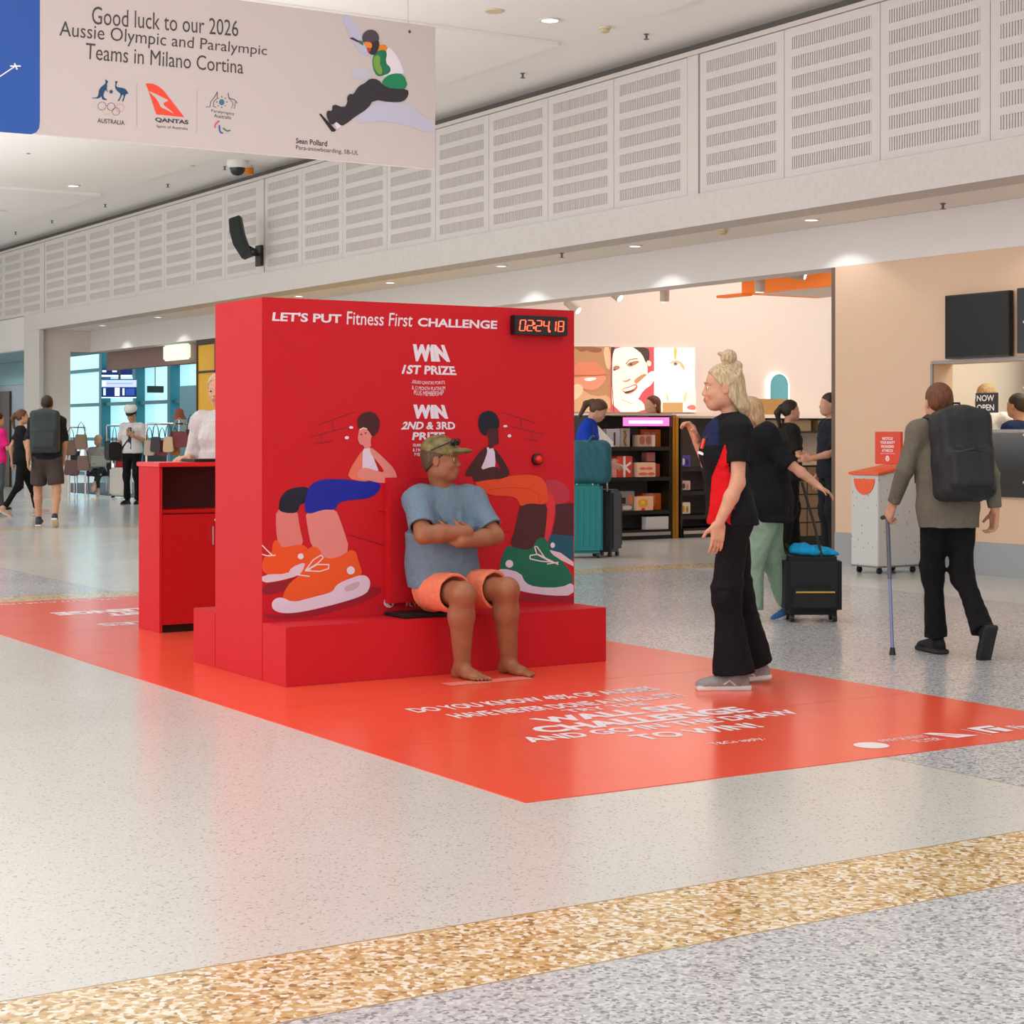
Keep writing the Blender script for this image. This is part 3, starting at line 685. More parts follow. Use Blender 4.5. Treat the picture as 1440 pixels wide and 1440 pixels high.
# ---------------- floor decal ----------------
RED = mat('booth_red', 'c81421', .6, spec=.3, noise=.03, nscale=80, bump=.04, bscale=300)
REDV = mat('vinyl_red', 'f45a40', .20, spec=.55, noise=.03, nscale=3)
PALE = mat('print_pale', 'e9dfe4', .4)
fd = thing('floor_decal', 'large glossy orange-red vinyl sheet with white slogans laid on the terrazzo', 'floor decal', (3.48, 5.46, 0))
MB().box(0, 3.16, 0, 8.64, .0005, .003).build('vinyl_sheet', REDV, fd)
sm = MB()
for y in (1.26, 2.52, 3.78, 5.04, 6.3, 7.56): sm.box(0, 3.16, y, y+.004, .003, .0032)
sm.build('vinyl_seam', mat('seam_red', 'c93a28', .4), fd)
def ft(s, x0, x1, y0, y1, bold=.02, m=PALE, name='lettering'):
    z = .0042; tquad(fd, s, [(x0, y1, z), (x1, y1, z), (x1, y0, z), (x0, y0, z)], m, bold, name)
ft('DO YOU KNOW 40% OF AUSSIES', 4.17, 5.61, 7.48, 7.62, .03)
ft('HAVE NEVER DONE A WALL SIT?', 4.25, 5.58, 7.23, 7.37, .03)
ft('TRY THE', 4.78, 5.26, 7.10, 7.19, .02)
ft('WALL SIT', 4.51, 5.40, 6.89, 7.05, .045)
ft('CHALLENGE', 4.36, 5.55, 6.67, 6.84, .045)
ft('AND GO IN THE DRAW', 4.18, 5.70, 6.50, 6.63, .03)
ft('TO WIN!', 4.62, 5.29, 6.29, 6.43, .03)
ft('T&Cs apply.', 4.80, 5.08, 6.02, 6.09, .01)
ft('FREQUENT', 5.46, 5.73, 5.70, 5.76, .0); ft('FLYER', 5.58, 5.73, 5.62, 5.68, .0)
ft('|', 5.985, 5.99, 5.60, 5.78, .0); ft('Fitness First', 6.21, 6.58, 5.63, 5.73, .02)
art(fd, 'printed_logo', lambda x, y: Vector((x, y, 0)), (0, 0, 1), [
    ('e9dfe4', ellipse(5.355, 5.68, .075), 0),
    ('e9dfe4', [(5.75, 5.78), (5.80, 5.78), (5.93, 5.62), (5.80, 5.62)], 0), ('ee4a32', [(5.775, 5.74), (5.84, 5.70), (5.87, 5.645), (5.82, 5.68)], 1),
    ('e9dfe4', [(6.02, 5.78), (6.17, 5.78), (6.16, 5.74), (6.06, 5.74), (6.06, 5.62), (6.02, 5.62)], 0), ('e9dfe4', [(6.08, 5.72), (6.16, 5.72), (6.15, 5.62), (6.10, 5.62)], 0)], base=.0042, step=.0003)
art(fd, 'foot_pad_print', lambda x, y: Vector((x, y, 0)), (0, 0, 1), [('ec8478', [(4.76, 8.19), (5.28, 8.19), (5.28, 8.30), (4.76, 8.30)], 0)], base=.0042)
# slogan facing the other side
def fb(s, x0, x1, y0, y1, bold=.03):
    z = .0042; tquad(fd, s, [(x1, y0, z), (x0, y0, z), (x0, y1, z), (x1, y1, z)], PALE, bold)
fb('WALL SIT', 4.5, 5.4, 12.62, 12.82, .055); fb('CHALLENGE', 4.2, 5.5, 12.86, 13.1, .055); fb('TRY THE', 4.75, 5.3, 12.42, 12.55); fb('PRIZES', 4.22, 5.0, 11.98, 12.16); fb('FREQUENT FLYER | Fitness First', 3.75, 5.0, 13.88, 13.98, .01)

# ---------------- booth ----------------
BX0, BX1, BF, BB = 4.01, 6.02, 8.90, 9.54
bo = thing('wall_sit_booth', 'tall red promotional wall with low steps, printed exercise figures and a clock', 'promotional booth', (BX0, BF, 0))
mw = MB().box(0, BX1-BX0, 0, BB-BF, .003, 2.05).build('main_wall', RED, bo, bevel=.003)
MB().box(0, 2.03, -.30, -.001, .003, .314).build('step', RED, bo, bevel=.003)
MB().box(0, 2.03, BB-BF+.001, BB-BF+.32, .003, .314).build('step', RED, bo, bevel=.003)
a = onY(548, 672, BF-.06); b = onY(665, 835, BF-.06)
bb = MB().box(a.x-BX0, b.x-BX0, -.06, -.001, b.z-.03, a.z).build('backboard', RED, bo, bevel=.003)
MB().box(.72, 1.1, -.26, -.02, .315, .335).build('black_step_slab', mat('black_rubber', '15100f', .6), bo, bevel=.006)  # thin black slab on top of the front step
FN = lambda u, v: onY(u, v, BF)
PW_ = mat('print_white', 'e6dde6', .45)
def bt(s, TL, TR, BR, BL, bold=.02, curve=0, k=True):
    q = [FN(360+x/3.13, 420+y/3.13) for x, y in (TL, TR, BR, BL)]
    tquad(mw, s, q, PW_, bold, off=(0, -.0012, 0), curve=curve)
bt("LET'S PUT", (75, 58), (376, 68), (376, 108), (70, 98), .03)
bt('Fitness First', (401, 56), (692, 66), (686, 124), (399, 114), .005)
bt('CHALLENGE', (713, 84), (1062, 97), (1060, 134), (711, 122), .03)
bt('WIN', (690, 200), (828, 204), (855, 279), (675, 275), .07)
bt('1ST PRIZE', (652, 291), (872, 298), (883, 337), (640, 331), .035)
bt('200,000 QANTAS POINTS', (688, 357), (830, 361), (832, 378), (684, 374), .0, .25)
bt('& 12 MONTH PLATINUM', (686, 382), (832, 385), (832, 402), (686, 399), .0, .25)
bt('PLUS MEMBERSHIP', (695, 402), (826, 404), (824, 424), (695, 422), .0, .25)
bt('WIN', (692, 466), (828, 468), (846, 529), (682, 528), .07)
bt('2ND & 3RD', (650, 541), (874, 542), (878, 576), (637, 576), .035)
bt('PRIZE', (692, 588), (830, 588), (834, 622), (686, 622), .035)
bt('50,000 QANTAS POINTS', (690, 638), (828, 640), (828, 655), (690, 653), .015)
bt('& 3 MONTH PASSPORT', (690, 658), (828, 660), (828, 675), (690, 673), .015)
bt('MEMBERSHIP', (697, 678), (820, 680), (820, 694), (697, 692), .015)
bt('FREQUENT', (625, 1315), (745, 1312), (745, 1330), (625, 1333), .0)
bt('FLYER', (660, 1338), (745, 1336), (745, 1352), (660, 1354), .0)
dk = '7d1520'
def brick(l, w=3.2): return [(dk, stroke(s, w), 0) for s in l]
def lace(pts, w=5):
    q = [pts[0]]
    for a_, b_2 in zip(chaikin(pts, 2)[1:-7] if len(pts) > 3 else pts[1:], pts): q.append(a_)
    if len(pts) > 3: q = [pts[0]]+[p for p in chaikin(pts[1:-1], 0)]+[pts[-1]]
    return ('ead9dc', {'s': q, 'w': w}, 0)
figL = brick([[(272, 555), (432, 500)], [(228, 612), (398, 566)], [(255, 640), (340, 626)], [(335, 535), (342, 580)], [(285, 598), (287, 637)], [(400, 1038), (578, 1090)], [(540, 937), (585, 940)]])+[
 ('9a1024', [(35, 1385), (120, 1395), (300, 1345), (400, 1290), (555, 1262), (545, 1300), (450, 1345), (250, 1400), (90, 1412), (30, 1400)]),
 ('8f1022', [(27, 1255), (150, 1240), (215, 1200), (215, 1230), (120, 1290), (27, 1310)]),
 ('dd7f76', [(88, 925), (140, 935), (182, 930), (190, 1000), (212, 1090), (150, 1112), (100, 1100), (86, 1010)], 1),
 ('0c1226', [(98, 920), (108, 868), (150, 832), (245, 826), (222, 900), (192, 905), (184, 942), (140, 945), (104, 936)]),
 ('ea5418', [(26, 1140), (70, 1120), (72, 1075), (88, 1058), (106, 1080), (112, 1098), (215, 1075), (238, 1130), (212, 1175), (150, 1190), (142, 1218), (26, 1218)]),
 ('e0ccd6', [(26, 1214), (140, 1212), (155, 1182), (218, 1158), (216, 1190), (190, 1218), (100, 1243), (26, 1252)], 1),
 ('e6dde6', ellipse(196, 1134, 13), 0), lace([(26, 1085), (50, 1110), (72, 1130)]), lace([(26, 1125), (50, 1132), (72, 1130), (85, 1130)]),
 ('e08a82', [(216, 935), (280, 925), (348, 922), (376, 990), (414, 1112), (360, 1150), (300, 1152), (242, 1092), (226, 1010)], 1),
 ('0d1d9c', [(262, 806), (300, 793), (400, 795), (430, 802), (548, 806), (546, 845), (500, 880), (420, 885), (362, 896), (348, 932), (300, 926), (215, 955), (214, 890), (224, 850), (240, 820)], 2),
 ('0a1678', stroke([(262, 925), (268, 880), (310, 845), (400, 838), (470, 848)], 2.5), 0),
 ('ea5a1c', [(108, 1335), (135, 1260), (200, 1210), (218, 1160), (222, 1105), (248, 1088), (278, 1098), (292, 1135), (330, 1146), (380, 1130), (412, 1104), (440, 1112), (448, 1150), (472, 1218), (420, 1240), (352, 1270), (338, 1305), (230, 1322), (150, 1352)], 2),
 ('e2d2e2', [(66, 1345), (78, 1322), (112, 1312), (160, 1338), (240, 1316), (338, 1292), (350, 1260), (400, 1236), (470, 1212), (500, 1232), (502, 1268), (480, 1305), (350, 1345), (200, 1380), (120, 1386), (75, 1372)], 2),
 ('c9b4be', [(385, 1268), (450, 1242), (458, 1256), (440, 1278), (392, 1292)], 2), ('e6dde6', ellipse(416, 1196, 18), 0),
 lace([(215, 1198), (250, 1150), (285, 1128), (295, 1140), (270, 1165), (215, 1198)]), lace([(215, 1198), (270, 1170), (320, 1170), (318, 1188), (280, 1200), (215, 1198)]), lace([(180, 1215), (235, 1222)]), lace([(215, 1198), (240, 1190)]),
 ('e2765e', [(468, 665), (447, 695), (415, 745), (400, 790), (470, 806), (500, 800), (470, 760), (472, 700)], 1),
 ('ddd0e0', [(468, 660), (502, 650), (512, 690), (532, 742), (540, 762), (466, 760), (468, 700)], 1),
 ('df8a80', [(496, 652), (522, 665), (582, 722), (612, 756), (622, 800), (590, 812), (530, 810), (500, 800), (450, 792), (440, 765), (475, 740), (520, 755), (568, 768), (542, 728), (508, 692)], 2),
 ('de857c', [(448, 600), (453, 572), (478, 565), (500, 578), (510, 600), (502, 625), (506, 655), (478, 662), (472, 646), (455, 642), (446, 618)], 1),
 ('45161a', [(444, 548), (450, 520), (470, 502), (495, 497), (522, 503), (540, 525), (546, 555), (534, 590), (510, 610), (497, 585), (478, 570), (450, 572)], 1),
 ('e6dde6', stroke([(455, 578), (470, 568), (488, 574)], 4), 0), ('7a3034', ellipse(462, 598, 4), 0), ('7a3034', ellipse(480, 592, 4), 0),
 ('e6dde6', ellipse(417, 567, 9, 6), 0), ('e6dde6', ellipse(398, 612, 9, 7), 0)]
figR = brick([[(1080, 500), (1230, 548)], [(1118, 562), (1265, 597)], [(1180, 617), (1243, 626)], [(1167, 528), (1167, 570)], [(1215, 592), (1217, 620)], [(960, 1075), (1120, 1020)]])+[
 ('9a1024', [(1040, 1290), (1200, 1300), (1397, 1310), (1397, 1335), (1100, 1335)], 0),
 ('b83040', [(1262, 795), (1330, 798), (1372, 825), (1388, 880), (1350, 905), (1310, 905), (1285, 870)], 2),
 ('4a191e', [(1318, 905), (1397, 898), (1397, 1050), (1300, 1045), (1318, 960)], 0),
 ('13566a', [(1290, 1035), (1397, 1045), (1397, 1148), (1350, 1145), (1285, 1115)], 0), ('e6dde6', ellipse(1305, 1085, 10, 12), 0),
 ('e2c4d2', [(1290, 1105), (1340, 1118), (1397, 1160), (1397, 1178), (1340, 1150), (1290, 1130)], 0),
 ('d93034', [(1283, 850), (1316, 868), (1316, 960), (1290, 1060), (1262, 1100), (1270, 980)], 1),
 ('4a191e', [(1165, 890), (1200, 880), (1284, 895), (1276, 1000), (1262, 1100), (1200, 1112), (1112, 1095), (1140, 1010)], 1),
 ('e04a1c', [(955, 803), (1020, 800), (1110, 780), (1200, 773), (1258, 785), (1283, 830), (1287, 910), (1200, 898), (1162, 918), (1150, 878), (1110, 868), (1040, 868), (990, 845)], 2),
 ('b83418', stroke([(1250, 900), (1240, 860), (1200, 835), (1100, 832), (1020, 842)], 2.5), 0),
 ('0f6d50', [(1066, 1185), (1094, 1100), (1110, 1085), (1150, 1100), (1213, 1108), (1232, 1058), (1265, 1048), (1288, 1075), (1292, 1120), (1350, 1155), (1388, 1210), (1397, 1245), (1370, 1282), (1190, 1268), (1172, 1215), (1085, 1200)], 2),
 ('ddd0e2', [(1050, 1202), (1085, 1186), (1165, 1206), (1182, 1250), (1230, 1270), (1340, 1272), (1397, 1246), (1397, 1306), (1300, 1308), (1170, 1290), (1058, 1255)], 1),
 ('e6dde6', ellipse(1114, 1167, 17), 0), lace([(1330, 1170), (1270, 1140), (1235, 1090), (1225, 1092), (1235, 1125), (1300, 1160)]), lace([(1310, 1160), (1240, 1125), (1205, 1130), (1205, 1145), (1250, 1155), (1310, 1160)]), lace([(1280, 1168), (1330, 1160)]),
 ('451a1c', [(1012, 652), (985, 670), (940, 735), (912, 780), (955, 788), (958, 808), (1020, 797), (1065, 792), (1078, 745), (1040, 738), (980, 758), (1005, 712), (1024, 665)], 1),
 ('3d1618', [(1046, 655), (1075, 690), (1110, 748), (1118, 780), (1060, 797), (1040, 790), (1078, 755), (1062, 722), (1048, 700)], 1),
 ('dccfe0', [(1012, 653), (1048, 653), (1054, 742), (1040, 738), (985, 756), (1005, 712), (1018, 672)], 1),
 ('451a1c', [(1016, 598), (1020, 580), (1045, 566), (1068, 575), (1064, 610), (1070, 642), (1046, 642), (1040, 660), (1020, 660), (1024, 625)], 1),
 ('0b1120', [(976, 545), (983, 512), (1002, 497), (1028, 492), (1058, 507), (1072, 545), (1066, 575), (1042, 566), (1015, 583), (1012, 607), (990, 592), (980, 572)], 1),
 ('e6dde6', ellipse(1096, 561, 9, 5), 0), ('e6dde6', ellipse(1114, 604, 8, 7), 0)]
CR = (360, 420, 3.13)
art(mw, 'printed_figure', FN, (0, -1, 0), figL, CR, step=.00012, base=.0008, label='printed seated figure with orange shoes and blue shorts')
art(mw, 'printed_figure', FN, (0, -1, 0), figR, CR, step=.00012, base=.0008, label='printed seated figure with green shoe and orange shorts')
art(mw, 'printed_logo', FN, (0, -1, 0), [('e6dde6', ellipse(585, 1337, 23), 0), ('cc2326', stroke([(570, 1325), (598, 1352)], 8), 0)], CR)
# clock
a = FN(717, 443.5); b = FN(792, 473)
ck = MB().box(a.x-BX0, b.x-BX0, -.05, -.001, b.z, a.z).build('timer_clock', mat('clock_black', '120d10', .35), bo, bevel=.004)
q = [FN(360+x/3.13, 420+y/3.13) for x, y in ((1140, 96), (1330, 102), (1330, 147), (1138, 142))]
SEG = {'0': 'abcdef', '2': 'abged', '4': 'fgbc', '1': 'bc', '8': 'abcdefg'}
dg_ = MB()
def digit(ch, x0, x1):
    P = {'a': ((0, 1), (1, 1)), 'b': ((1, 1), (1, .5)), 'c': ((1, .5), (1, 0)), 'd': ((0, 0), (1, 0)), 'e': ((0, 0), (0, .5)), 'f': ((0, .5), (0, 1)), 'g': ((0, .5), (1, .5))}
    def w(x, y):
        x = x0+(x1-x0)*x+.015*y; TL, TR, BR, BL = q
        return BL*(1-x)*(1-y)+BR*x*(1-y)+TR*x*y+TL*(1-x)*y+Vector((0, -.052, 0))-Vector((BX0, BF, 0))
    for s in SEG[ch]:
        A, B = P[s]; A = w(*A); B = w(*B); A2 = A.lerp(B, .08); B2 = A.lerp(B, .92); dg_.bar(A2, B2, .010, .004)
for ch, x0, x1 in (('0', 0, .12), ('2', .17, .29), ('2', .37, .49), ('4', .54, .66), ('1', .70, .82), ('8', .88, 1.0)): digit(ch, x0, x1)
for x, y in ((.33, .3), (.33, .7), (.685, .0)):
    TL, TR, BR, BL = q; c = BL*(1-x)*(1-y)+BR*x*(1-y)+TR*x*y+TL*(1-x)*y+Vector((0, -.052, 0))-Vector((BX0, BF, 0)); dg_.box(c.x-.006, c.x+.006, c.y-.002, c.y+.002, c.z-.006, c.z+.006)
dg_.build('clock_digits', mat('led_orange', 'ff5a3c', .4, emis=2.2), ck)
a = FN(754, 646); c = (a.x-BX0, 0, a.z)
pb_ = MB().lathe([(.034, -.001), (.034, -.022), (.026, -.026)], c, 24, ax='y').build('push_button', mat('black_rubber2', '1a1012', .4), bo, smooth=True)
MB().lathe([(.024, -.024), (.024, -.034), (.018, -.045), (.008, -.050)], c, 24, ax='y').build('button_dome', mat('button_red', 'e01818', .2), pb_, smooth=True)

# ---------------- counter behind ----------------
ct = thing('counter', 'red cabinet counter with dark open shelf standing behind the booth', 'counter', (4.385, 11.37, 0))
CW, CD, CH = .82, .38, 1.13
RED2 = mat('counter_red', 'c01a1c', .35)
MB().box(0, .02, 0, CD, .003, CH-.03).build('side_panel', RED, ct); MB().box(CW-.02, CW, 0, CD, .003, CH-.03).build('side_panel', RED, ct)
MB().box(.021, CW-.021, CD-.02, CD, .003, CH-.03).build('back_panel', RED2, ct)
MB().box(.021, CW-.021, .03, CD-.021, .79, .815).build('shelf', RED2, ct)
MB().box(.022, CW-.022, CD-.026, CD-.021, .816, CH-.031).box(.022, .026, .01, CD-.027, .816, CH-.031).build('niche_lining', mat('dark_wood', '4a2a26', .5, noise=.15), ct)
MB().box(-.01, CW+.01, -.02, CD+.02, CH-.029, CH).build('top', mat('counter_top', 'e03230', .3), ct, bevel=.004)
MB().box(.021, CW-.021, .03, CD-.021, .003, .05).build('plinth', mat('plinth_black', '181413', .5), ct)
for k in (0, 1):
    x0 = .022+k*.39; dd = MB().box(x0, x0+.385, 0, .02, .055, .785).build('door', RED2, ct, bevel=.002)
    hx = x0+(.345 if k == 0 else .04)
    MB().tube([(hx, -.0, .70), (hx, -.028, .70), (hx, -.028, .58), (hx, -.0, .58)], .006, 8).build('handle', mat('chrome', 'd8d4d4', .2, 1), dd, smooth=True)
    if k == 0: MB().lathe([(.012, -.001), (.012, -.010), (.008, -.012)], (x0+.375, 0, .74), 16, ax='y').build('lock', mat('chrome', 'd8d4d4', .2, 1), dd)
tb = MB().box(.27, .62, .05, .30, CH+.001, CH+.02).build('tablet_mat', mat('black_rubber', '15100f', .6), None, bevel=.004, loc=(4.385, 11.37, 0)); tag(tb, 'flat black mat lying on the red counter top', 'mat')

# ---------------- hanging banner ----------------
YB = 13.3
bn = thing('hanging_banner', 'large pale beige hanging banner with snowboarder, logos and good luck message', 'banner', (2.4, YB, 3.553))
X1 = 7.58
MB().box(0, X1-2.4, 0, .05, 0, 1.2).build('banner_panel', mat('banner_beige', 'bfb3ad', .5), bn, bevel=.003)
for x in (1.2, 4.93): MB().tube([(x, .025, 1.2), (x, .025, 5.45-3.553-.06)], .004, 6).build('hanging_wire', mat('steel', 'b8b8b8', .25, 1), bn)
for x in (1.2, 4.93): MB().lathe([(.012, -.001), (.012, -.006)], (x, 0, 1.13), 12, ax='y').build('bolt', mat('bolt_dark', '3a3634', .5), bn)
BN = lambda u, v: onY(u, v, YB)
INK = mat('ink_dark', '3f3a3a', .6)
def bnt(s, TL, TR, BR, BL, bold=0, m=INK): tquad(bn, s, pxquad(BN, TL, TR, BR, BL), m, bold, off=(0, -.002, 0))
bnt('Good luck to our 2026', (129.5, 8.5), (335, 29), (335, 51.5), (129, 34), 0)
bnt('Aussie Olympic and Paralympic', (84, 29), (376, 64.5), (375, 82), (83, 57), 0)
bnt('Teams in Milano Cortina', (121, 60), (342, 84), (342, 104), (120, 83), 0)
bnt('AUSTRALIA', (137, 166), (175, 169.5), (175, 176), (137, 172.5), .01)
bnt('QANTAS', (218, 165), (265, 169), (265, 176), (218, 172), .04)
bnt('Spirit of Australia', (220, 175.5), (264, 179), (264, 184), (220, 180.5))
bnt('Paralympics', (297, 153.5), (329, 158), (329, 163.5), (297, 158.5)); bnt('Australia', (301, 160), (325, 163), (325, 168), (301, 165))
bnt('Sean Pollard', (416, 194), (460, 198), (460, 206), (416, 201.5), .02)
bnt('Para-snowboarding, SB-UL', (416, 204), (504, 212), (504, 220), (416, 212), 0)
c1 = (120, 90, 6.26)
blu = '123f63'
logo = [('a79a95', stroke([(452, 165), (452, 552)], 3), 0), ('a79a95', stroke([(983, 225), (981, 605)], 3), 0),
 (blu, [(170, 137), (185, 140), (205, 160), (190, 168), (192, 200), (188, 225), (200, 248), (192, 245), (178, 225), (160, 262), (160, 295), (190, 312), (188, 320), (145, 312), (142, 280), (125, 300), (95, 305), (55, 302), (58, 296), (92, 298), (112, 282), (118, 230), (140, 200), (168, 180), (180, 160)], 1),
 (blu, [(258, 155), (275, 148), (285, 160), (276, 170), (270, 195), (285, 205), (330, 210), (360, 225), (380, 265), (365, 262), (350, 275), (335, 330), (320, 332), (340, 280), (325, 265), (300, 325), (280, 328), (300, 300), (312, 262), (280, 240), (258, 205), (265, 170)], 1),
 (blu, [(226+(22 if k % 2 == 0 else 11)*math.cos(k*math.pi/7), 244+(22 if k % 2 == 0 else 11)*math.sin(k*math.pi/7)) for k in range(14)], 0)]
def ring(cx, cy, r, w, col):
    o = []; N = 24
    for k in range(N):
        a0 = 2*math.pi*k/N; a1 = 2*math.pi*(k+1)/N
        o.append((col, [(cx+r*math.cos(a0), cy+r*math.sin(a0)), (cx+r*math.cos(a1), cy+r*math.sin(a1)), (cx+(r-w)*math.cos(a1), cy+(r-w)*math.sin(a1)), (cx+(r-w)*math.cos(a0), cy+(r-w)*math.sin(a0))], 0))
    return o
rings = ring(146, 370, 38, 5, '6a6f94')+ring(226, 376, 36, 5, '6a5a58')+ring(305, 385, 38, 5, 'd88a88')+ring(187, 412, 36, 5, 'd9b08c')+ring(268, 418, 36, 5, '6f8577')
tail = [('e2452c', [(530, 172), (590, 172), (640, 195), (690, 235), (870, 468), (625, 444), (555, 235)], 0),
 ('bfb3ad', [(556, 236), (600, 255), (650, 280), (700, 305), (735, 322), (705, 335), (685, 345), (690, 365), (740, 400), (785, 442), (720, 405), (660, 380), (650, 345), (620, 300), (580, 265)], 1)]
para = [('2f6f7f', ellipse(1200, 337, 24, 26), 0)]+[(['2f6f7f', 'b0604a'][k % 2], ellipse(1200+44*math.cos(k*.785), 335+46*math.sin(k*.785), 6), 0) for k in range(8)]+[
 (blu, stroke([(1060, 378), (1095, 378), (1105, 330), (1140, 285), (1160, 245)], 5), 0), (blu, stroke([(1160, 245), (1160, 300), (1130, 330), (1125, 375), (1150, 382)], 5), 0),
 (blu, stroke([(1255, 255), (1262, 300), (1310, 315), (1338, 345)], 6), 0), (blu, stroke([(1262, 300), (1300, 350), (1285, 392)], 4), 0), (blu, stroke([(1320, 335), (1310, 395)], 4), 0),
 ('c8464a', stroke([(1140, 562), (1142, 535), (1160, 512), (1180, 503)], 12), 0), ('2a3f86', stroke([(1178, 540), (1180, 580), (1190, 605), (1210, 608)], 12), 0), ('2f7a4a', stroke([(1210, 565), (1245, 590), (1275, 585)], 12), 0)]
art(bn, 'printed_logo', BN, (0, -1, 0), logo, c1, step=.0002, base=.002); art(bn, 'printed_logo', BN, (0, -1, 0), tail, c1, step=.0004, base=.002)
art(bn, 'printed_logo', BN, (0, -1, 0), para, c1, step=.0002, base=.002)
rg = []
rr = art(bn, 'printed_rings', BN, (0, -1, 0), rings, c1, step=.00001, base=.002)
c2 = (400, 10, 6)
snow = [('b4b2c4', [(470, 70), (550, 60), (640, 200), (720, 420), (640, 400), (560, 260)], 1), ('b9b4c0', [(560, 520), (700, 500), (760, 600), (560, 610)], 2), ('b6b3c2', [(620, 900), (780, 800), (1040, 800), (1180, 940), (1270, 950), (1270, 1090), (1000, 980), (760, 960), (600, 990)], 2),
 ('3a3236', [(545, 262), (575, 255), (655, 300), (650, 312), (590, 285)], 0), ('3c6b34', [(628, 280), (660, 290), (665, 325), (635, 310)], 0),
 ('d87a20', [(770, 350), (820, 310), (868, 330), (875, 400), (770, 400)], 1),
 ('d9d0d6', [(862, 330), (905, 355), (960, 430), (1000, 520), (1010, 570), (900, 560), (820, 600), (850, 480)], 1),
 ('1a6b4a', [(740, 430), (775, 375), (830, 358), (866, 380), (850, 470), (895, 510), (890, 555), (830, 580), (780, 585), (745, 520)], 1),
 ('6f9a3c', [(745, 430), (780, 400), (810, 420), (800, 480), (825, 520), (820, 575), (780, 560), (750, 500)], 2),
 ('157a50', [(815, 640), (850, 590), (920, 558), (1005, 565), (1045, 680), (940, 705), (830, 690)], 1),
 ('2d272c', [(680, 640), (720, 602), (790, 610), (830, 660), (900, 690), (1042, 690), (1045, 750), (1000, 800), (900, 805), (750, 780), (700, 860), (600, 920), (540, 970), (480, 1008), (430, 975), (390, 1000), (350, 920), (360, 870), (400, 880), (405, 815), (500, 850), (530, 810), (525, 760), (550, 730), (580, 740), (620, 670)], 1),
 ('1e1a1c', [(290, 902), (305, 900), (435, 1040), (420, 1052), (395, 1050)], 0), ('d8cdd2', [(420, 985), (435, 970), (480, 1005), (440, 1030)], 0),
 ('453c44', ellipse(725, 262, 72, 70), 0), ('2d272c', [(735, 290), (795, 280), (800, 330), (770, 400), (725, 405), (690, 360)], 1),
 ('e8801e', [(664, 292), (735, 298), (735, 350), (700, 345), (680, 325)], 1), ('b8322a', [(690, 340), (730, 350), (720, 380), (700, 375)], 1)]
art(bn, 'printed_snowboarder', BN, (0, -1, 0), snow, c2, step=.0003, base=.002)
L0 = onY(-80, -60, YB)
art(bn, 'printed_blue_field', BN, (0, -1, 0), [('1f4f9c', [(-120, -80), (56, -80)]+[(56, 170), (55, 180), (51, 186), (44, 189), (30, 188)]+[(-120, 176)], 0), ('e8e4e8', stroke([(-10, 114), (23, 92)], 1.6), 0), ('e8e4e8', stroke([(14, 93), (29, 93)], 2), 0), ('e8e4e8', stroke([(20, 89), (24, 98)], 2), 0)], base=.002)

# ---------------- ceiling equipment ----------------
def downlight(u, v, z, grp, label, r=.09, tilt=0):
    p = onZ(u, v, z); t = thing('downlight', label, 'light', p, 0, grp)
    MB().lathe([(r, -.001), (r, -.012), (r*.78, -.012), (r*.76, -.002)], n=24).build('trim_ring', mat('off_white', 'e8e4de', .5), t, smooth=True)
    MB().lathe([(r*.75, -.003), (r*.74, -.006)], n=20).build('lens', mat('lamp_lens', 'eaf0ff', .3, emis=3), t)
    return p
hall_l = [('round recessed ceiling downlight right of the banner', 773, 28), ('recessed ceiling downlight just below the banner', 215, 224), ('recessed ceiling downlight left of the others, mid height', 103, 261), ('farthest recessed downlight at the left edge', 10, 295)]
for lb, u, v in hall_l: downlight(u, v, 5.449, 'hall ceiling downlights', lb, .11)
for k, y in enumerate((7.9, 10.9, 13.8, 16.8, 19.7, 22.7, 25.7, 28.7, 31.7, 34.7)):
    t = thing('downlight', ('soffit downlight beyond the right picture edge', 'soffit downlight over the peach wall by the right edge', 'soffit downlight above the meeting of peach wall and shop entrance', 'soffit downlight above the middle of the beauty shop entrance', 'soffit downlight above the right half of the red booth', 'soffit downlight just above the left corner of the red booth', 'soffit downlight just left of the red booth top', 'soffit downlight above the yellow shop front', 'soffit downlight above the illuminated shop sign', 'farthest soffit downlight, above the departure screens')[k], 'light', (12.2, y, 3.47), 0, 'soffit downlights')
    MB().lathe([(.085, -.001), (.085, -.012), (.066, -.012), (.064, -.002)], n=24).build('trim_ring', mat('off_white', 'e8e4de', .5), t, smooth=True)
    MB().lathe([(.063, -.003), (.062, -.006)], n=20).build('lens', mat('lamp_lens', 'eaf0ff', .3, emis=3), t)
    spot('soffit_spot', (12.25, y, 3.45), 16, 120, (.9, .95, 1), .03, .3)
def sprinkler(u, v, z, lb):
    t = thing('sprinkler', lb, 'sprinkler', onZ(u, v, z), 0, 'sprinkler heads')
    MB().lathe([(.028, -.001), (.028, -.006), (.012, -.01), (.012, -.05)], n=14).build('sprinkler_pipe', mat('steel_dark', '6a6664', .4, .6), t, smooth=True)
    MB().lathe([(.03, -.051), (.03, -.055)], n=14).build('deflector', mat('steel_dark', '6a6664', .4, .6), t)
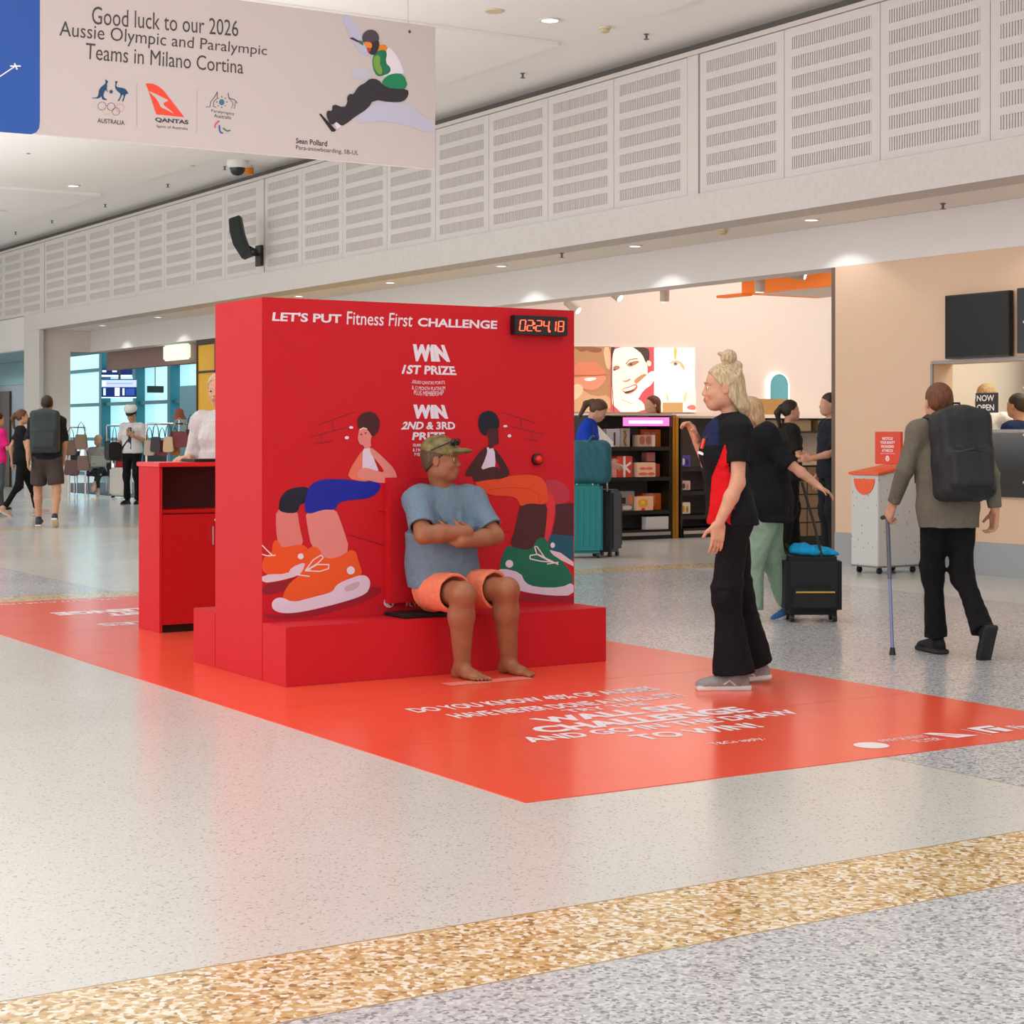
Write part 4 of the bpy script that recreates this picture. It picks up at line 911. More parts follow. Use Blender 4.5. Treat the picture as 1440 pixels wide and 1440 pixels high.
for lb, u, v, z in (('small dark sprinkler head on ceiling, nearest the top', 909, 48, 5.449), ('small sprinkler head on ceiling above the panel row', 735, 103, 5.449), ('sprinkler head left of the camera dome', 316, 234, 5.449), ('sprinkler head under the banner, above the panels', 236, 259, 5.449), ('sprinkler head farther left near the panels', 148, 287, 5.449), ('sprinkler head at far left close to the panels', 73, 310, 5.449), ('farthest sprinkler head at left edge', 22, 326, 5.449), ('sprinkler head at left just below the banner', 40, 211, 5.449),
                    ('sprinkler head in the soffit over the peach wall', 1326, 286, 3.469), ('sprinkler head in the soffit above the booth', 790, 356, 3.469)):
    sprinkler(u, v, z, lb)
def detector(u, v, z, lb):
    t = thing('smoke_detector', lb, 'smoke detector', onZ(u, v, z), 0, 'smoke detectors')
    MB().lathe([(.06, -.001), (.06, -.018), (.05, -.022)], n=20).build('detector_base', mat('detector_ivory', 'e4d6b8', .5), t, smooth=True)
    MB().lathe([(.045, -.023), (.042, -.05), (.02, -.06)], n=20).build('detector_head', mat('detector_ivory2', 'd2bf92', .5), t, smooth=True)
detector(851, 38, 5.449, 'ivory smoke detector on ceiling beside downlight'); detector(271, 228, 5.449, 'ivory smoke detector just under the banner'); detector(1017, 322, 3.469, 'ivory smoke detector in the soffit over beauty shop')
for lb, u, v, z in (('flat cream ceiling speaker disc at the top', 695, 15, 5.449), ('flat cream ceiling disc under the banner', 155, 218, 5.449)):
    t = thing('ceiling_disc', lb, 'ceiling speaker', onZ(u, v, z), 0, 'flat ceiling discs')
    MB().lathe([(.10, -.001), (.10, -.008), (.09, -.012)], n=28).build('disc_rim', mat('disc_cream', 'ead6b4', .6), t, smooth=True)
    MB().lathe([(.085, -.0125), (.084, -.014)], n=28).build('disc_grille', mat('disc_cream2', 'dcc8a6', .7), t)
p = onZ(334, 226, 5.449); t = thing('dome_camera', 'white security camera with dark dome on the ceiling', 'camera', p)
MB().lathe([(.16, -.001), (.16, -.07), (.13, -.11)], n=28).build('camera_housing', mat('off_white', 'e8e4de', .5), t, smooth=True)
MB().lathe([(.12, -.111), (.11, -.17), (.07, -.215), (.02, -.23)], n=28).build('dome', mat('dome_dark', '22262a', .1), t, smooth=True)
p = onZ(349, 233, 5.449); t = thing('beacon', 'orange warning beacon beside the security camera', 'beacon', p)
MB().lathe([(.07, -.001), (.07, -.04)], n=20).build('beacon_base', mat('off_white', 'e8e4de', .5), t, smooth=True)
MB().lathe([(.085, -.041), (.085, -.13), (.07, -.14)], n=20).build('beacon_lens', mat('beacon_orange', 'e8861e', .3), t, smooth=True)
# curved loudspeaker on the panels
p = onX(366, 358, XB-.02); t = thing('wall_speaker', 'black curved line loudspeaker on bracket in front of the panels', 'speaker', p)
# body stands off the wall towards the hall, in the plane across the view
dv = Vector((-CA, SA, 0)); f_ = Vector((-SA, -CA, 0)); k_ = p.x*SA+p.y*CA; s_ = k_/FPX
def sp(u, v, o=0): return dv*(366-u)*s_+Vector((0, 0, (358-v)*s_))+f_*(.25+o)
out = [(329, 313), (344, 308), (348, 330), (352, 343), (361, 362), (347, 368), (335, 349), (330, 331)]
MB().prism([sp(u, v) for u, v in out], f_*.28).build('speaker_cabinet', mat('speaker_black', '1c211e', .6), t, bevel=.01)
MB().prism([sp(u, v, .281) for u, v in [(331, 314), (342, 311), (345, 332), (356, 360), (348, 365), (337, 348)]], f_*.01).build('grille', mat('speaker_grille', '262c28', .8), t)
MB().tube([sp(356, 352, .14), sp(362, 354, -.1), (-.12, 0, -.0), (-.0, 0, 0)], .03, 8).box(-.04, -.0, -.1, .1, -.18, .14).build('bracket', mat('speaker_black', '1c211e', .6), t)
# ---------------- beauty shop fittings ----------------
area('shop_light', (16.2, 18.6, 4.5), 4.2, 90, (1, .93, .86), sy=4); area('shop_light', (20.5, 18, 4.5), 4, 65, (1, .95, .9), sy=4)
area('gondola_fill', (14.8, 16.6, 3.6), 1.6, 70, (1, .95, .9), (math.radians(50), 0, 0), sy=1)  # added fill light aimed at the gondola to brighten its products
area('bag_shop_light', (16, 34, 5.4), 4, 160, (1, .95, .9), sy=6); area('bag_shop_light', (16, 43, 5.4), 4, 160, (.95, .98, 1), sy=6)
area('recess_light', (12.6, 43, 2.8), 1, 14, (.9, .97, 1), sy=5)
YW = 21.0
LB = lambda u, v: onY(u, v, YW-.07)
cL = (800, 480, 7.2)
def lightbox(lb, u0, u1, v0, v1, items):
    a = onY(u0, v0, YW); b = onY(u1, v1, YW)
    t = thing('light_box', lb, 'light box', (a.x, YW, b.z), 0, 'backlit beauty posters')
    MB().box(0, b.x-a.x, -.06, -.001, 0, a.z-b.z).build('box_frame', mat('off_white', 'e8e4de', .5), t)
    art(t, 'poster_print', LB, (0, -1, 0), items, cL, step=.002, base=.001, emis=.5)
def R4(x0, y0, x1, y1): return [(x0, y0), (x1, y0), (x1, y1), (x0, y1)]
lightbox('backlit poster of large coral lips on brown skin, leftmost', 790, 858, 486.5, 580, [('b08058', R4(-60, 52, 420, 715), 0), ('c99c74', [(-60, 400), (120, 480), (250, 560), (420, 540), (420, 715), (-60, 715)], 1),
  ('8a5c40', [(-60, 60), (60, 60), (120, 110), (180, 90), (240, 115), (330, 110), (330, 55), (-60, 52)], 1),
  ('d8b08c', [(340, 60), (420, 60), (420, 300), (370, 260)], 1), ('cf7a5c', [(-60, 330), (60, 240), (100, 205), (170, 215), (250, 200), (330, 260), (385, 335), (200, 345)], 2), ('dd8a6c', [(-60, 380), (60, 370), (200, 350), (390, 340), (340, 430), (260, 500), (140, 480), (60, 430)], 2),
  ('a8503c', stroke([(-60, 350), (120, 345), (240, 352), (385, 338)], 7), 0), ('f4e0d4', [(130, 375), (260, 362), (280, 385), (180, 410)], 2), ('e0bc98', [(-60, 480), (60, 430), (130, 440), (140, 520), (60, 600), (-60, 620)], 1)])
lightbox('backlit poster of smiling face with short dark hair, middle', 858.3, 919.5, 487.5, 580, [('c9525a', R4(420, 58, 862, 715), 0), ('f6ead8', [(440, 140), (470, 60), (700, 60), (780, 160), (800, 300), (780, 430), (720, 500), (660, 560), (760, 620), (770, 715), (440, 715), (430, 400)], 1),
  ('4a3a34', [(640, 58), (800, 62), (815, 120), (810, 210), (780, 225), (740, 130), (680, 80)], 1), ('4a3a34', [(425, 58), (470, 58), (440, 130), (425, 200)], 1), ('4a4038', [(790, 360), (850, 350), (855, 420), (780, 440)], 2),
  ('f0d2b4', [(780, 190), (830, 200), (830, 250), (790, 255)], 2), ('b98a64', [(640, 400), (740, 330), (790, 330), (780, 430), (700, 490), (690, 440)], 2), ('f7efe2', [(520, 520), (680, 440), (862, 260), (862, 420), (740, 500), (690, 600), (600, 640)], 2),
  ('8a6450', stroke([(570, 230), (610, 185), (690, 175)], 9), 0), ('b07860', [(570, 240), (620, 205), (715, 195), (690, 225), (620, 260)], 2), ('4a4a44', ellipse(618, 232, 13, 11), 0), ('b07860', [(430, 265), (470, 240), (520, 262), (470, 300)], 2), ('4a4a44', ellipse(452, 287, 13, 10), 0),
  ('c08a70', [(520, 395), (560, 400), (610, 375), (620, 390), (560, 420)], 1), ('c9664e', [(518, 480), (600, 460), (670, 425), (690, 465), (640, 520), (560, 540)], 2), ('faf6ee', [(530, 485), (600, 470), (665, 440), (668, 465), (600, 505), (545, 510)], 2), ('5a2a24', [(545, 512), (640, 490), (655, 478), (625, 510), (565, 528)], 1),
  ('d8a48a', stroke([(520, 590), (570, 610), (630, 635)], 9), 0), ('3a302c', stroke([(418, 60), (420, 420), (440, 715)], 7), 0)])
lightbox('backlit poster of pale face close-up with one eye, rightmost', 919.8, 977, 488.5, 580, [('f8f0e0', R4(862, 65, 1275, 715), 0), ('fbf8f0', [(880, 220), (1020, 240), (1140, 330), (1160, 520), (1100, 640), (900, 640), (862, 500)], 2), ('e8b870', [(1055, 66), (1098, 66), (1082, 190), (1068, 190)], 1),
  ('e2b48e', [(1000, 225), (1060, 190), (1130, 200), (1175, 260), (1165, 300), (1130, 250), (1060, 225)], 2), ('efe6dc', [(1020, 240), (1060, 208), (1120, 225), (1130, 262), (1060, 250)], 2), ('8a8f88', ellipse(1075, 228, 22, 17), 0), ('40403c', ellipse(1075, 226, 8, 8), 0),
  ('ecc9a0', [(975, 500), (1000, 540), (1015, 600), (980, 610)], 1), ('ecc9a0', [(1180, 490), (1195, 520), (1180, 620), (1140, 610)], 1), ('f4e2d4', R4(1190, 500, 1275, 715), 0), ('d07068', [(1180, 665), (1230, 640), (1275, 650), (1275, 700), (1200, 690)], 2), ('b8905c', R4(940, 620, 1145, 715), 0)])
# shelf wall ledge below the posters
lw = thing('wall_shelf_unit', 'long pale shelf ledge with brown baskets under the backlit posters', 'shelf unit', (14.2, 20.4, 0))
MB().box(0, 4.6, .0, .58, 1.55, 1.60).build('ledge', SW, lw); MB().box(0, 4.6, .3, .58, .002, 1.549).build('cabinet', mat('taupe', '9b8a7c', .6), lw)
for k in range(8): MB().box(.1+k*.56, .52+k*.56, .06, .28, 1.36, 1.52).build('basket', mat('basket_brown', '8a7350', .7, noise=.3, nscale=90), lw)
MB().box(0, 4.6, .05, .3, 1.33, 1.355).box(0, 4.6, .05, .3, .002, .1).build('shelf', mat('shelf_black', '17130f', .4), lw)

YG = 18.3
G = lambda u, v: onY(u, v, YG)
cS = (800, 540, 6)
BLK = mat('shelf_black', '17130f', .4); GOLD = mat('gold_trim', 'b8862e', .3, .7)
def gondola(lb, u0, u1, sh, vtop, vbot=757, dep=.5):
    a = G(u0, vtop); b = G(u1, vbot); t = thing('gondola', lb, 'display shelf', (a.x, YG, 0), 0, 'black gondolas in the beauty shop'); w = b.x-a.x
    MB().box(0, w, dep-.03, dep, .002, a.z).build('back_panel', mat('shelf_grey', '6f6660', .6), t)
    MB().box(0, .03, 0, dep-.031, .002, a.z).build('side_panel', BLK, t); MB().box(w-.04, w, 0, dep-.031, .002, a.z).build('side_panel', BLK, t)
    MB().box(.031, w-.041, -.02, dep-.031, .002, .12).build('plinth', BLK, t); MB().box(.031, w-.041, -.028, -.021, .05, .09).build('plinth_strip', mat('steel_pale', 'b9b2aa', .3, .5), t)
    for v in sh:
        z = G(u0, v).z; MB().box(.031, w-.041, 0, dep-.031, z-.05, z).build('shelf', BLK, t)
    MB().box(0, w, 0, dep, a.z+.001, a.z+.03).build('top', mat('ledge_cream', 'd8c8b4', .5), t)
    return t
g1 = gondola('black display gondola with orange and pink gift boxes and pink lit header', 828, 945, (628.5, 672, 720), 584)
MB().box(G(945, 600).x-G(828, 600).x-.001+.002, G(950, 600).x-G(828, 600).x, -.02, .5, .002, 1.56).build('gold_post', GOLD, g1)
a = G(875, 586); b = G(942, 600)
hd = MB().box(a.x-g1.location.x, b.x-g1.location.x, -.06, -.005, b.z, a.z).build('lit_header', mat('header_magenta', '6a1438', .4), g1)
art(hd, 'lit_strip', lambda u, v: onY(u, v, YG-.062), (0, -1, 0), [('f27ac8', R4(876, 587, 941, 599), 0), ('fff0fc', R4(884, 591.5, 932, 595.5), 0)], emis=.9, base=.001, step=.002)
g2 = gondola('narrower black gondola behind the blonde woman with gold edge', 957, 1042, (657.5, 691, 725), 588)
MB().box(-.10, -.055, -.03, .02, .002, 1.53).build('gold_post', GOLD, g2); MB().box(-.054, -.001, .1, .45, .002, 1.53).build('black_column', BLK, g2)
def product(lb, x0, y0, x1, y1, shelf_v, col, items=None, dep=.12, back=.06, grp='boxes on the black gondola'):
    a = G(800+x0/6, 540+y0/6); b = G(800+x1/6, 540+y1/6); zb = G(900, shelf_v).z+.001; h = a.z-b.z
    t = thing('gift_box', lb, 'box', (a.x, YG+back, zb), 0, grp)
    MB().box(0, b.x-a.x, 0, dep, 0, h).build('carton', mat('carton_'+col, col, .45), t, bevel=.004)
    if items:
        its = [(c, [(px, py) for px, py in pts], s) for c, pts, s in items]
        art(t, 'carton_print', lambda x, y: Vector((a.x+x*(b.x-a.x), YG+back-.0006, zb+(1-y)*h)), (0, -1, 0), its, base=.0006, step=.0006)
s1, s2, s3, s0 = 628.5, 672, 720, 737
heart = [(.5, .9), (.1, .45), (.15, .15), (.4, .12), (.5, .28), (.6, .12), (.85, .15), (.9, .45)]
product('grey box with dark figure print on the top shelf', 345, 375, 455, 528, s1, 'c9c6c6', [('8a3a4a', ellipse(.25, .7, .12), 0), ('5a4a48', R4(.5, .2, .65, .9), 0)])
product('pale grey box with gold striped bottle print on the top shelf', 460, 370, 540, 528, s1, 'b5aeae', [('b08a4a', R4(.3, .1, .6, .95), 0), ('5a4030', stroke([(.35, .15), (.6, .4), (.3, .7), (.6, .95)], .08), 0)])
product('dark purple box at back of the top shelf', 548, 362, 672, 515, s1, '3a1c34', None, back=.2)
product('tan twin-panel box standing in front on the top shelf', 588, 440, 735, 540, s1, 'd0a890', [('b06a58', R4(.1, .1, .4, .8), 1), ('b06a58', R4(.46, .1, .76, .8), 1), ('f0dcd0', R4(.82, 0, 1, 1), 0)], back=.02)
product('orange box with coral heart on the top shelf', 682, 366, 846, 512, s1, 'f0602c', [('f28a78', heart, 1), ('fa8030', R4(.72, 0, 1, 1), 0)], back=.18)
product('small magenta box at left end of the middle shelf', 392, 625, 428, 790, s2, 'f09a90')
product('red box with white ribbon bow on the middle shelf', 430, 606, 560, 788, s2, 'e0482a', [('f2e8e4', R4(.4, 0, .55, 1), 0), ('f2e8e4', stroke([(.1, .4), (.5, .5), (.9, .3)], .12), 0), ('f2e8e4', stroke([(.5, .5), (.85, .75)], .12), 0)])
product('dark brown box behind on the middle shelf', 566, 618, 640, 785, s2, '38201c', back=.2)
product('peach box with orange petals print on the middle shelf', 586, 674, 740, 800, s2, 'f2c8a8', [('ee7a4a', ellipse(.3, .4, .2, .1), 0), ('ee7a4a', ellipse(.65, .4, .2, .1), 0), ('e86a4a', ellipse(.3, .75, .25, .1), 0), ('e86a4a', ellipse(.75, .75, .2, .1), 0)], back=.02)
product('small pink box stacked on a coral box, middle shelf', 738, 578, 810, 655, 661-11.5, 'f0988a', back=.2)
product('coral box with purple drop print on the middle shelf', 716, 658, 842, 770, s2, 'f07858', [('f8e0e0', [(.2, .1), (.7, .05), (.6, .8), (.35, .85)], 1), ('8a2a6a', ellipse(.4, .35, .12, .22), 0)], back=.18)
product('dark box with face-like orange print on the lower shelf', 385, 892, 445, 1060, s3, '4a2820', [('d07048', ellipse(.5, .3, .25, .2), 0), ('f0e0d8', R4(.3, .7, .8, .9), 0)])
product('grey box with bottles print on the lower shelf', 452, 888, 578, 1062, s3, '8f8580', [('2a2020', R4(.1, .3, .4, .6), 0), ('e87848', R4(.6, .2, .85, .6), 0), ('e8d8cc', R4(.2, .7, .8, .9), 1)])
product('peach box with yellow flower print on the lower shelf', 575, 952, 722, 1078, s3, 'f4c098', [('f2a030', ellipse(.4, .45, .28, .3), 0), ('f0d060', ellipse(.38, .4, .12), 0), ('e0483a', ellipse(.4, .85, .12, .1), 0)], back=.02)
product('orange box with coral circle on the lower shelf', 692, 903, 848, 1048, s3, 'f06830', [('f49a80', ellipse(.4, .4, .38, .42), 0), ('fa7a28', R4(.7, 0, 1, 1), 0)], back=.18)
# base box
a = G(909, 727); b = G(940, 747); tb = MB().box(0, b.x-a.x, 0, .1, .0, a.z-.122).build('storage_box', mat('box_white', 'cfcac8', .5), None, loc=(a.x, YG+.0, .122)); tag(tb, 'plain white box on the gondola base', 'box')
for i, (lb, x0, y0, x1, y1, sv, col) in enumerate((('purple bottle box on upper shelf beside gold post', 957, 592, 1050, 690, 657.5, '5a4aa8'), ('pale pink print box on middle shelf beside gold post', 962, 815, 1050, 893, 691, 'e8c8c0'), ('white and yellow print box on lower shelf beside gold post', 957, 985, 1050, 1080, 725, 'f2ecd8'))):
    product(lb, x0, y0, x1, y1, sv, col, [([ 'e8e4f4', '5a4038', 'e0b020'][i], ellipse(.35, .55, .15, .3), 0), (['2a2470', 'd88a90', 'c89018'][i], ellipse(.7, .6, .12, .3), 0)], grp='boxes on the narrow gondola')
# wedge display left
t = thing('promo_display', 'white slanted promotional tray with dark brush rows on gondola', 'display', (G(836, 620).x, YG-.0, s1 and G(900, s1).z+.002))
MB().prism([(0, .02, 0), (.30, .02, 0), (.30, .02, .06), (.02, .02, .30), (0, .02, .30)], (0, .2, 0)).build('tray', mat('box_white2', 'f2efec', .4), t)
m = MB()
for k in range(9): m.tube([(.08+k*.035, .24, .22), (.10+k*.035, .26, .40)], .008, 6)
m.build('brushes', mat('brush_dark', '2a2422', .5), t)['kind'] = 'stuff'
# arched mirror, wooden panel, counters
a = onY(1092, 522, YW); mr = thing('arched_mirror', 'small arched blue-tinted mirror with glowing white rim', 'mirror', (a.x, YW, 0))
pts = [(-.17, 1.55), (.17, 1.55), (.17, 2.05)]+[(.17*math.cos(t_), 2.05+.17*math.sin(t_)) for t_ in [math.pi*k/12 for k in range(1, 12)]]+[(-.17, 2.05)]
MB().prism([(x*1.25, -.05, 1.5+(z-1.5)*1.0+.03*(z-1.8)) for x, z in pts], (0, .049, 0)).build('glow_rim', mat('rim_glow', 'fff8f0', .4, emis=1.3), mr)
MB().prism([(x, -.07, z) for x, z in pts], (0, .019, 0)).build('mirror_glass', mat('mirror_teal', '6fb4bd', .08, .3), mr)
a = onY(1050, 560, 20.3); b = onY(1122, 610, 20.3); wp = MB().box(0, b.x-a.x, 0, .25, 1.601, a.z).build('wooden_box', mat('gold_wood', 'b98d4c', .5, noise=.12), None, loc=(a.x, 20.5, 0)); tag(wp, 'golden wooden display box on the ledge below the arched mirror', 'box')
mc = thing('makeup_counter', 'tan makeup counter with drawers and an open niche of orange items', 'counter', (13.75, 16.2, 0)); TAN = mat('counter_tan', '8a7257', .5)
MB().box(0, 1.3, 0, .7, .10, .95).build('cabinet', mat('niche_dark', '1c1410', .6), mc); MB().box(-.03, 1.35, -.03, .73, .951, 1.0).build('counter_top', mat('counter_pale', 'd8c4a4', .35), mc)
MB().box(.02, 1.28, .02, .68, .002, .099).build('plinth', BLK, mc)
for k in range(3):
    for j in range(5): MB().box(.02+k*.24, .245+k*.24, -.02, -.001, .12+j*.165, .27+j*.165).build('drawer_front', TAN, mc, bevel=.003)
MB().box(.80, .86, -.02, -.001, .1, .95).box(1.24, 1.3, -.02, -.001, .1, .95).box(.861, 1.239, -.02, -.001, .48, .51).build('niche_frame', TAN, mc)
for i, (x, z, c) in enumerate(((.9, .12, 'e8501c'), (1.05, .12, 'f08040'), (.9, .515, 'f0a030'), (1.0, .515, 'c83018'), (1.12, .515, 'f0d0a0'))):
    o = MB().lathe([(.05, 0), (.05, .16), (.035, .19), (.03, .22)], n=14).build('jar', mat('jar_'+c, c, .3), None, smooth=True, loc=(13.75+x+.04, 16.15, z+.0)); tag(o, ['deep orange jar low in counter niche, left', 'light orange jar low in counter niche, right', 'amber jar upper niche, left', 'red jar upper niche, middle', 'cream jar upper niche, right'][i], 'jar', 'jars in the counter niche')
t = thing('counter_screen', 'small glowing screen standing on the makeup counter', 'screen', (14.15, 16.5, 1.0)); MB().box(.1, .14, .0, .04, .001, .1).box(0, .24, -.01, .05, .0005, .012).build('stand', BLK, t); MB().box(0, .24, 0, .03, .101, .27).build('screen_body', mat('frame_brown', '5a3020', .5), t); MB().box(.02, .22, -.004, -.0005, .115, .255).build('display', mat('screen_white', 'fff6ea', .3, emis=1.2), t)
# track spotlights in the shop
def track(u, v, lb, X=13.6, r=.06, L=.22, tilt=(.2, .3, -1)):
    p = onX(u, v, X); t = thing('track_spotlight', lb, 'spotlight', p, 0, 'track spotlights at the shop front'); d = Vector(tilt).normalized()
    MB().tube([(0, 0, 0), d*L], r, 16).build('lamp_head', mat('lamp_cream', 'cfc4b4', .4), t, smooth=True)
    MB().tube([(0, 0, .0), (0, 0, 4.6-p.z)], .012, 8).build('stem', mat('lamp_cream', 'cfc4b4', .4), t)
    MB().tube([d*(L+.001), d*(L+.006)], r*.8, 16).build('lens', mat('lamp_lens', 'eaf0ff', .3, emis=3), t)
track(855, 406, 'cream track spotlight just right of the booth top', tilt=(.3, -.6, -.5)); track(935, 399, 'cream track spotlight in the middle of the shop front'); track(1069, 384, 'upright track spotlight in front of the orange bulkhead', tilt=(.05, .1, -1)); track(1106, 380, 'tilted track spotlight before the orange bulkhead, right', r=.08, tilt=(.6, -.7, -.2)); track(797, 424, 'track spotlight half behind the booth corner', tilt=(.3, -.6, -.5))

# ---------------- peach wall: tv, window, bin, display ----------------
pwo = bpy.data.objects['wall_peach']; bpy.data.objects.remove(pwo)
wy0, wy1, wz0, wz1 = 10.3, 12.61, 1.36, 1.99
struct('wall_peach', MB().box(12.7, 12.95, 2, wy0, .31, 3.029).box(12.7, 12.95, wy1, 14.0, .31, 3.029).box(12.7, 12.95, wy0, wy1, .31, wz0).box(12.7, 12.95, wy0, wy1, wz1, 3.029), PEACH)
w3 = struct('window_3', MB().box(12.68, 12.699, wy0-.02, wy1+.02, wz1, wz1+.03).box(12.68, 12.699, wy1, wy1+.03, wz0, wz1).box(12.66, 12.699, wy0, wy1, wz0-.03, wz0), mat('frame_steel', '8f8a88', .3, .6))
struct('wall_room', MB().box(15.2, 15.3, 8, 13.3, 0, 3.2).box(12.96, 15.2, 9.9, 10.0, 0, 3.2), mat('room_cream', 'ddd3b2', .7)); area('room_light', (14.1, 11.6, 3.1), 1.4, 45, (1, .97, .85))
struct('ceiling_room', MB().box(12.96, 15.3, 8, 13.39, 3.2, 3.25), CEIL).name = 'ceiling_6'
struct('trim_9', MB().box(14.6, 15.19, 12.75, 12.95, 0, 3.19), mat('teal_column', '7fa3ab', .5))
bp_ = MB().box(12.66, 12.698, 10.3, 12.05, .74, 1.32).build('wall_screen', mat('gloss_black', '16120f', .12), None); tag(bp_, 'glossy black panel below the window in the peach wall', 'panel')
tv = thing('television', 'large black television mounted on the peach wall above the window', 'television', (12.62, 11.59, 2.03))
MB().box(0, .06, 0, .80, 0, .60).build('tv_body', mat('tv_bezel', '0c0c0d', .3), tv, bevel=.004); MB().box(-.002, -.0005, .012, .788, .014, .588).build('tv_screen', mat('tv_glass', '0b0e10', .06), tv); MB().box(.061, .079, .3, .5, .2, .4).build('wall_mount', BLK, tv)
tv2 = MB().box(12.62, 12.69, 10.5, 11.5, 2.05, 2.64).build('television', mat('tv_bezel', '0c0c0d', .3), None, bevel=.004); tag(tv2, 'second black television cut off by the right picture edge', 'television')
ns = MB().box(13.0, 13.03, 12.10, 12.36, 1.52, 1.71).build('sign', mat('sign_dark', '23262c', .5), None); tag(ns, 'dark sign with white words NOW OPEN inside the window, left', 'sign')
tquad(ns, 'NOW', [(12.995, 12.34, 1.69), (12.995, 12.12, 1.69), (12.995, 12.12, 1.63), (12.995, 12.34, 1.63)], mat('white_paint', 'f2f2f0', .5), .02); tquad(ns, 'OPEN', [(12.995, 12.34, 1.60), (12.995, 12.12, 1.60), (12.995, 12.12, 1.54), (12.995, 12.34, 1.54)], mat('white_paint', 'f2f2f0', .5), .02)
# recycling bin
bi = thing('recycling_bin', 'speckled white recycling bin on castors with orange lid and sign', 'bin', (11.92, 12.55, 0))
def fleck():
    m = mat('fleck_white', 'c9c8c6', .5)
    nt = m.node_tree; v = nt.nodes.new('ShaderNodeTexVoronoi'); v.inputs['Scale'].default_value = 26; tc = nt.nodes.new('ShaderNodeTexCoord'); mp = nt.nodes.new('ShaderNodeMapping'); mp.inputs['Scale'].default_value = (1, 1, .5); mp.inputs['Rotation'].default_value = (.5, .3, .2)
    r = nt.nodes.new('ShaderNodeValToRGB'); r.color_ramp.elements[0].position = .10; r.color_ramp.elements[0].color = (*lin('6f6a64'), 1); r.color_ramp.elements[1].position = .16; r.color_ramp.elements[1].color = (*lin('c9c8c6'), 1)
    nt.links.new(tc.outputs['Object'], mp.inputs[0]); nt.links.new(mp.outputs[0], v.inputs['Vector']); nt.links.new(v.outputs['Distance'], r.inputs['Fac']); nt.links.new(r.outputs['Color'], m.node_tree.nodes['Principled BSDF'].inputs['Base Color']); return m
bw2, bd = .55, .37     # width along X, depth along Y (from front face y=0)
MB().prism([(0, 0, .075), (bw2, 0, .075), (bw2, 0, 1.02), (0, 0, .93)], (0, bd, 0)).build('bin_body', fleck(), bi, bevel=.006)
ORB = mat('bin_orange', 'ee5a2a', .4)
MB().prism([(-.02, -.02, .932), (bw2+.01, -.02, 1.023), (bw2+.01, -.02, 1.045), (-.02, -.02, .955)], (0, bd+.04, 0)).build('lid', ORB, bi, bevel=.004)
hs = [(-.008, bd/2+.14*math.cos(math.pi*k/14), .895-.15*math.sin(math.pi*k/14)) for k in range(15)]
MB().prism(hs, (.007, 0, 0)).build('deposit_slot', ORB, bi)
MB().box(0, bw2, 0, bd, .062, .0745).build('base_plate', mat('base_grey', '6f6c6a', .5), bi)
for x, y in ((.06, .05), (bw2-.06, .05), (.06, bd-.05), (bw2-.06, bd-.05)):
    cs = MB().lathe([(.028, -.012), (.028, .012)], (x, y, .0285), 16, ax='y').build('castor', mat('castor_black', '1a1818', .5), bi, smooth=True); MB().box(x-.015, x+.015, y-.018, y+.018, .045, .0615).build('castor_fork', mat('castor_black', '1a1818', .5), cs)
sp_ = MB().box(.27, .30, -.02, .335, 1.03, 1.34).build('sign_board', mat('sign_orange', 'e2452a', .45), bi, bevel=.006)
WP = mat('white_paint', 'f2f2f0', .5)
for i, s in enumerate(('RECYCLE', 'YOUR BEAUTY', 'PACKAGING', 'AT MECCA')):
    w_ = (.07, .10, .085, .075)[i]; z = 1.275-i*.038; x = 11.92+.268
    tquad(sp_, s, [(x, 12.55+.158+w_, z+.013), (x, 12.55+.158-w_, z+.013), (x, 12.55+.158-w_, z-.013), (x, 12.55+.158+w_, z-.013)], WP, .03)
tquad(sp_, 'please empty and rinse', [(11.92+.268, 12.55+.25, 1.14), (11.92+.268, 12.55+.06, 1.14), (11.92+.268, 12.55+.06, 1.125), (11.92+.268, 12.55+.25, 1.125)], WP, .0)
art(sp_, 'printed_logo', lambda x, y: Vector((11.92+.268, 12.55+.158+x, 1.085+y)), (-1, 0, 0), [('f2f2f0', ellipse(0, 0, .027), 0), ('e2452a', ellipse(-.010, .006, .006), 0), ('e2452a', ellipse(.010, .006, .006), 0), ('e2452a', ellipse(0, -.010, .009, .005), 0)], base=.0006)
# acrylic display with neon at the right edge
dc = thing('display_case', 'tall clear acrylic display case with glowing pink neon at right edge', 'display case', (11.75, 10.12, 0))
AC = mat('acrylic', 'f6e8ea', .05, alpha=.12)
MB().box(0, .5, 0, .5, .01, .30).build('glass_plinth', mat('glass_green', 'cfe0d8', .05, alpha=.5), dc)
MB().box(.01, .49, .01, .49, .301, .33).build('shelf', mat('gloss_black', '16120f', .12), dc)
for z0, z1 in ((.335, .9), (.93, 1.30), (1.33, 1.7), (1.73, 2.25)):
    MB().box(.0, .02, 0, .5, z0, z1).box(.48, .5, 0, .5, z0, z1).box(.021, .479, 0, .02, z0, z1).box(.021, .479, .48, .5, z0, z1).build('acrylic_box', AC, dc)
    MB().box(-.01, .51, -.01, .51, z1+.001, z1+.02).build('acrylic_shelf', mat('acrylic_edge', 'e6b8bc', .2), dc)
MB().tube([(.06, .44, 1.76), (.06, .44, 2.1), (.06, .40, 2.15), (.06, .28, 2.15)], .012, 8).build('neon_tube', mat('neon_pink', 'ff6a6a', .3, emis=4), dc, smooth=True)
MB().box(.03, .04, .03, .47, 1.62, 2.2).build('neon_backing', mat('neon_back', 'd8404a', .4), dc)
